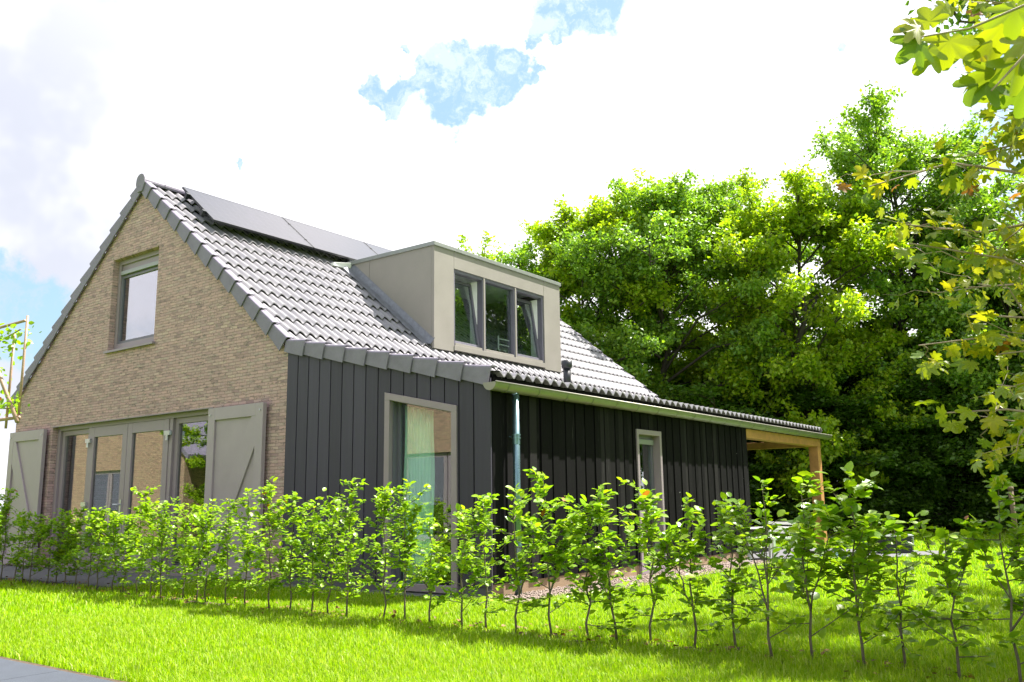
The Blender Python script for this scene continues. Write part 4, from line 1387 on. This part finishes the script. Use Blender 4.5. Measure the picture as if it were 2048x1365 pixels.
# ------------------------------------------------------------------ maple in front, right
def maple():
    r = np.random.default_rng(77)
    root = empty('maple_tree', (10.9, -2.9, 0))
    tag(root, 'yellow-green maple whose leafy branches hang in from the right edge', 'maple tree')
    tb = MB(); C_ = []; Dn = []; Sz = []
    O = Vector((10.9, -2.9, 0))
    tr = [Vector((0, 0, -.1)), Vector((.03, .02, .8)), Vector((-.04, 0, 1.6)), Vector((0, .05, 2.6)), Vector((.05, 0, 3.8)), Vector((0, 0, 4.8))]
    tb.tube(tr, [.085, .075, .065, .055, .035, .012], 10)
    def twig(p, e, r0, nlv, spread, sz, wob=.075):
        seg = 6
        pts = [p.lerp(e, i / seg) + Vector(r.normal(0, wob, 3)) * (0 < i < seg) for i in range(seg + 1)]
        tb.tube(pts, [r0 * (1 - .8 * i / seg) for i in range(seg + 1)], 6, False)
        for j in range(nlv):
            t = .2 + .82 * (j + r.random()) / nlv
            k = min(t, .999) * seg; a = int(k); q = pts[a].lerp(pts[a + 1], k - a)
            dv = Vector(r.normal(0, 1, 3)); dv.z -= .75; dv.normalize()
            q2 = q + dv * r.uniform(.02, spread)
            C_.append(tuple(q2)); Dn.append(tuple(dv)); Sz.append(sz * r.uniform(.65, 1.2))
        return pts
    # broad sprays reaching into the frame (world targets)
    targets = [(8.49, -2.60, 2.86, 22), (8.62, -2.35, 2.66, 22), (8.72, -2.8, 2.42, 18), (8.95, -2.3, 3.02, 24), (9.1, -2.0, 2.72, 24), (9.0, -1.6, 2.35, 20),
               (8.85, -2.2, 2.1, 18), (9.05, -2.5, 1.80, 14), (9.2, -1.2, 3.1, 22), (9.25, -1.5, 2.0, 14), (9.35, -2.4, 2.3, 18), (9.45, -2.1, 1.75, 10),
               (9.3, -2.6, 3.05, 16), (9.5, -3.2, 2.9, 20), (9.6, -1.9, 3.4, 24), (9.6, -3.4, 3.3, 20), (9.6, -2.6, 1.4, 9), (9.2, -3.2, 3.5, 18),
               (9.6, -.8, 2.5, 18), (9.7, -.6, 3.3, 20), (9.3, -.9, 3.7, 22), (9.9, -3.9, 3.2, 20), (10.2, -1.2, 3.9, 24), (10.3, -4.1, 3.6, 22), (11.9, -2.2, 3.4, 22), (12.0, -3.6, 3.0, 22), (11.5, -1.6, 4.3, 22), (10.8, -4.3, 4.2, 22), (11.8, -2.8, 4.6, 20)]
    for k in range(12):
        yy = r.uniform(-3.0, .4)
        targets.append((9.60 - .10 * (yy + 7.87) * 1.0 - r.random() ** 1.6 * .95 + .25, yy, r.uniform(1.35, 3.5), 16))
    for i, (x, y, z, nl) in enumerate(targets):
        e = Vector((x, y, z)) - O
        zs = min(4.2, max(1.3, z * r.uniform(.62, .85)))
        p = Vector((0, 0, zs))
        pts = twig(p, e, .02, nl * 2, .14, .078)
        for k in range(6):
            q = pts[1 + k % 5].lerp(pts[2 + k % 5], r.random())
            e2 = q + (e - p).normalized() * r.uniform(.12, .38) + Vector(r.normal(0, .2, 3))
            twig(q, e2, .005, 10, .10, .066, .02)
    # near branch over the camera at the top right
    twig(Vector((0, 0, 3.0)), Vector((9.80, -5.05, 2.75)) - O, .016, 6, .1, .09)
    n1 = [Vector((9.95, -5.2, 2.72)) - O, Vector((9.72, -5.66, 2.18)) - O, Vector((9.50, -5.78, 2.085)) - O, Vector((9.375, -5.86, 2.065)) - O]
    tb.tube([Vector((9.80, -5.05, 2.75)) - O] + n1, [.01, .007, .0045, .003, .0015], 6, False)
    def near(px, py, dep, s, dvx, dvy, tilt=.35):
        c = CAM + (FW + RT * ((px - 1024) / 1760.44) - UP * ((py - 682.5) / 1760.44)) * dep - O
        C_.append(tuple(c)); Dn.append(tuple(RT * dvx + UP * dvy + FW * r.normal(0, .25))); Sz.append(-s * .82)
    for a in [(1855, 62, 2.0, .078, -.8, .2), (1850, 75, 2.0, .086, -.7, -.6), (1865, 60, 2.02, .072, -.3, .8), (1862, 80, 2.03, .09, -.35, -.95), (1905, 60, 2.05, .098, -.25, -1.0),
              (1925, 70, 2.1, .085, .4, -.8), (1900, 40, 2.1, .06, -.4, .6), (1985, 60, 2.1, .10, .1, -1), (2010, 25, 2.05, .1, .0, -1), (2040, 60, 2.05, .11, .2, -1), (2035, -5, 2.0, .1, -.2, -1),
              (1995, 120, 2.1, .11, -.3, -1.0), (2030, 95, 2.05, .12, .2, -1), (2045, 150, 2.1, .11, .1, -.9), (1990, 150, 2.12, .105, -.9, -.7), (2010, 165, 2.15, .08, -.1, -1), (1965, 90, 2.15, .08, -.4, -.7)]:
        near(*a)
    tb.tube([Vector((9.9, -5.1, 2.7)) - O, Vector((9.72, -5.45, 2.25)) - O, Vector((9.60, -5.68, 2.04)) - O, Vector((9.52, -5.71, 1.955)) - O], [.008, .006, .0035, .002], 6, False)
    C_ = np.array(C_); Dn = np.array(Dn); Sz = np.array(Sz)
    nearm = Sz < 0
    nm = rnd_dirs(len(C_), r) * .8 + np.array([0, 0, .8])
    nm[nearm] = -np.array(FW) + rnd_dirs(nearm.sum(), r) * .45 + np.array([0, 0, .25])
    V, FF = leaves(C_, Dn, nm, np.abs(Sz), 'maple')
    mesh_np('foliage', V, FF, M['maple'], root, True)
    tb.build('trunk', M['maplebark'], root, True)
maple()


# ------------------------------------------------------------------ trained tree on bamboo frame, left
def trained_tree():
    O = Vector((3.75, -5.85, 0))
    root = empty('trained_lime_tree', O)
    tag(root, 'young tree trained on a bamboo lattice, reaching in at the left edge', 'trained tree')
    r = np.random.default_rng(3)
    fr = MB()
    def L(*p): return Vector(p) - O
    x1 = 5.085
    for x, z0, z1_ in ((x1, 1.475, 2.03), (4.955, 1.455, 1.955), (4.45, 1.46, 2.02), (3.95, 1.46, 2.02), (3.40, 1.46, 2.02), (2.75, 1.46, 2.02), (2.4, 1.46, 2.02)):
        fr.tube([L(x, -5.80, z0), L(x + .005, -5.80, z1_)], .0068, 8)
    fr.tube([L(2.35, -5.815, 2.0), L(5.10, -5.815, 2.0)], .0075, 8)
    fr.tube([L(2.35, -5.815, 1.515), L(5.13, -5.815, 1.50)], .0085, 8)
    fr.tube([L(4.55, -5.835, 2.05), L(4.81, -5.835, 1.84), L(5.155, -5.835, 1.475)], .010, 8)
    fr.tube([L(2.9, -5.835, 1.48), L(3.4, -5.835, 2.02)], .009, 8)
    fr.build('bamboo_frame', M['bamboo'], root, True)
    tb = MB()
    tb.tube([L(3.75, -5.85, -.05), L(3.77, -5.85, .9), L(3.74, -5.85, 1.5), L(3.75, -5.85, 2.0)], [.035, .03, .022, .01], 9)
    C_ = []; Dn = []
    for z, a, b in ((1.93, 2.4, 5.07), (1.70, 2.4, 4.92), (1.56, 2.4, 5.08)):
        pts = [L(a + (b - a) * i / 10, -5.82 + r.normal() * .012, z + r.normal() * .018) for i in range(11)]
        tb.tube(pts, [.004] * 11, 5)
        n = int(120 * (b - a) / 2.7)
        for j in range(n):
            t = r.random(); k = t * 10; i = min(9, int(k)); q = pts[i].lerp(pts[i + 1], k - i)
            if r.random() < .35 and t > .9: q = pts[-1].lerp(pts[-2], r.random())
            C_.append(tuple(q + Vector(r.normal(0, .028, 3)))); Dn.append(tuple(r.normal(0, 1, 3) + np.array([.2, 0, -.3])))
    for (x, z, sx, sz, k) in ((5.04, 1.94, .045, .03, 30), (4.95, 1.90, .05, .05, 34), (5.0, 1.86, .05, .04, 14), (4.86, 1.75, .04, .05, 24), (5.05, 1.58, .05, .025, 26), (4.97, 1.58, .04, .03, 24), (4.85, 1.62, .05, .05, 18)):
        for j in range(k):
            C_.append(tuple(L(x + r.normal() * sx, -5.82 + r.normal() * .03, z + r.normal() * sz))); Dn.append(tuple(r.normal(0, 1, 3)))
    tb.build('trunk', M['maplebark'], root, True)
    C_ = np.array(C_); Dn = np.array(Dn)
    V, FF = leaves(C_, Dn, rnd_dirs(len(C_), r) + np.array([0, -.2, .4]), .027 * r.uniform(.6, 1.3, len(C_)), 'beech')
    mesh_np('foliage', V, FF, M['beech'], root)
trained_tree()

# ------------------------------------------------------------------ small things on the terrace
def slatted_stack():
    root = empty('slatted_unit', (5.38, 9.75, .02), .75)
    tag(root, 'black slatted box with pale rim standing on the terrace edge', 'storage box')
    mb = MB()
    mb.box(-.24, .24, -.19, .19, .0, .30)
    mb.build('body', M['black'], root)
    s = MB()
    for i in range(9):
        z = .015 + i * .033
        s.box(-.255, .255, -.205, -.19, z, z + .022); s.box(-.255, .255, .19, .205, z, z + .022)
        s.box(.24, .255, -.19, .19, z, z + .022); s.box(-.255, -.24, -.19, .19, z, z + .022)
    s.build('slats', M['black'], root)
    c = MB(); c.ring(-.27, .27, -.22, .22, .03, .305, .33)
    c.build('rim', M['white'], root)
    h = MB(); h.tube([(.27, -.12, .29), (.31, -.12, .27), (.31, -.12, .16), (.27, -.12, .13)], .012); h.tube([(.27, .12, .29), (.31, .12, .27), (.31, .12, .16), (.27, .12, .13)], .012)
    h.build('bracket', M['steel'], root)
slatted_stack()

def lounge_chair():
    root = empty('garden_chair', (4.02, 7.2, .02), -.35)
    tag(root, 'white garden chair standing at the end of the black wall', 'garden chair')
    for sx in (-.27, .27):
        for sy in (-.27, .27):
            MB().box(sx - .025, sx + .025, sy - .025, sy + .025, 0, .36 if sy < 0 else .34).build('leg', M['white'], root)
    MB().box(-.30, .30, -.30, .30, .33, .37).build('seat', M['white'], root, bevel=.01)
    b = MB(); b.box(-.30, -.25, .26, .30, .37, .62); b.box(.25, .30, .26, .30, .37, .62)
    for i in range(3): b.box(-.25, .25, .265, .29, .42 + i * .075, .465 + i * .075)
    b.build('backrest', M['white'], root)
    for sx in (-.30, .30):
        MB().box(sx - .025, sx + .025, -.30, .28, .50, .53).build('armrest', M['white'], root)
lounge_chair()
pb = MB(); pb.box(-.55, .55, -.18, .18, 0, .035)
pbo = pb.build('foam_board', m_simple("pale_blue_board", (0.35, 0.60, 0.68), .5, 0, .05, 4, .05), None, bevel=.008)
pbo.location = (4.55, 8.45, .022); pbo.rotation_euler = (0, 0, .55)
tag(pbo, 'pale blue board lying flat on the terrace below the porch post', 'board')

def fence():
    root = empty('wire_fence', (7.27, 10.6, 0))
    tag(root, 'wooden post with wires at the right edge of the lawn', 'fence')
    MB().tube([(0, 0, -.1), (0, 0, 1.13)], .042, 12).build('post', M['postwood'], root, True)
    MB().tube([(0, 0, 1.13), (0, 0, 1.15), (0, 0, 1.19)], [.05, .052, .045], 12).build('post_cap', M['postwood'], root, True)
    for k in range(1, 4):
        MB().tube([(k * 1.6, k * -.5, -.1), (k * 1.6, k * -.5, 1.17)], .042, 12).build('post', M['postwood'], root, True)
    wr = MB()
    for z in (1.12, .75, .38):
        wr.tube([(0, 0, z), (4.8, -1.5, z)], .004, 5)
    wr.build('wire', M['black'], root)
fence()

# dead beech leaves and bare soil around the stems
def fallen():
    r = np.random.default_rng(5)
    n = 420
    C_ = []
    for i in range(n):
        h_ = HEDGE[int(r.integers(0, len(HEDGE)))]
        C_.append((h_[0] + r.normal(0, .16), h_[1] + r.normal(0, .16), .02 + r.random() * .035))
    C_ = np.array(C_)
    V, FF = leaves(C_, rnd_dirs(n, r) * np.array([1, 1, .3]), rnd_dirs(n, r) * .5 + np.array([0, 0, 1]), .05 * r.uniform(.6, 1.2, n), 'beech')
    m = m_leaf("dead_leaves", [(0.16, 0.075, 0.03), (0.24, 0.12, 0.04), (0.10, 0.05, 0.025), (0.30, 0.17, 0.05)], 0.15, 0, 0.7)
    tag(mesh_np('fallen_leaves', V, FF, m), 'brown dead leaves scattered in the grass under the hedge', 'fallen leaves', kind='stuff')
    mb = MB()
    for i in range(46):
        h_ = HEDGE[i % len(HEDGE)]
        cx, cy = h_[0] + r.normal(0, .05), h_[1] + r.normal(0, .06)
        k = 11; rad = r.uniform(.06, .13)
        ring = [(cx + rad * r.uniform(.6, 1.3) * math.cos(2 * math.pi * j / k) * 1.4, cy + rad * r.uniform(.6, 1.2) * math.sin(2 * math.pi * j / k), .002) for j in range(k)]
        mb.add([(cx, cy, .022)] + ring, [(0, 1 + j, 1 + (j + 1) % k) for j in range(k)])
    tag(mb.build('soil', M['soil'], None, True), kind='structure')
fallen()

# ------------------------------------------------------------------ neighbours mirrored in the panes
def neighbour(x, y, rz, label, wid=9.0, ridge=6.4, eave=2.9):
    root = empty('brick_house', (x, y, 0), rz)
    tag(root, label, 'house', 'brick houses across the lawn')
    hw = wid / 2
    F = lambda u, v, d: (u, d, v)
    R = lambda a, b, c, d: [(a, c), (b, c), (b, d), (a, d)]
    wall_with_holes(F, [(-hw, -.2), (hw, -.2), (hw, eave), (0, ridge), (-hw, eave)], [R(-1.6, 1.6, .05, 2.4), R(-.7, .7, 3.7, 5.1)], 0, -.3, 'wall', M['tanbrick'], root)
    MB().box(-hw, hw, -9, -8.7, -.2, eave).build('wall', M['tanbrick'], root)
    MB().box(-hw, -hw + .25, -8.7, -.3, -.2, eave).build('wall', M['tanbrick'], root)
    MB().box(hw - .25, hw, -8.7, -.3, -.2, eave).build('wall', M['tanbrick'], root)
    for s in (-1, 1):
        MB(lambda u, v, d, s=s: (s * u, d, v)).prism([(hw + .35, eave - .3), (0.0, ridge + .02), (0.0, ridge + .2), (hw + .35, eave - .1)], -9.1, .12).build('roof', M['verge'], root)
    for a, b in ((-1.6, -.02), (.02, 1.6)):
        f = MB(F).ring(a, b, .05, 2.4, .12, -.12, -.05).build('door', M['frame'], root)
        MB(F).box(a + .11, b - .11, .16, 2.3, -.09, -.08).build('pane', M['glassroom'], f)
    f = MB(F).ring(-.7, .7, 3.7, 5.1, .08, -.12, -.05).build('window', M['frame'], root)
    MB(F).box(-.63, .63, 3.77, 5.03, -.09, -.08).build('pane', M['glassroom'], f)
neighbour(-6.2, -10.2, 0.0, 'brick house across the lawn, mirrored in the slanted window', 8.2)
neighbour(-22.5, -9.6, 0.0, 'brick house across the lawn, mirrored in the glass doors', 9.4)
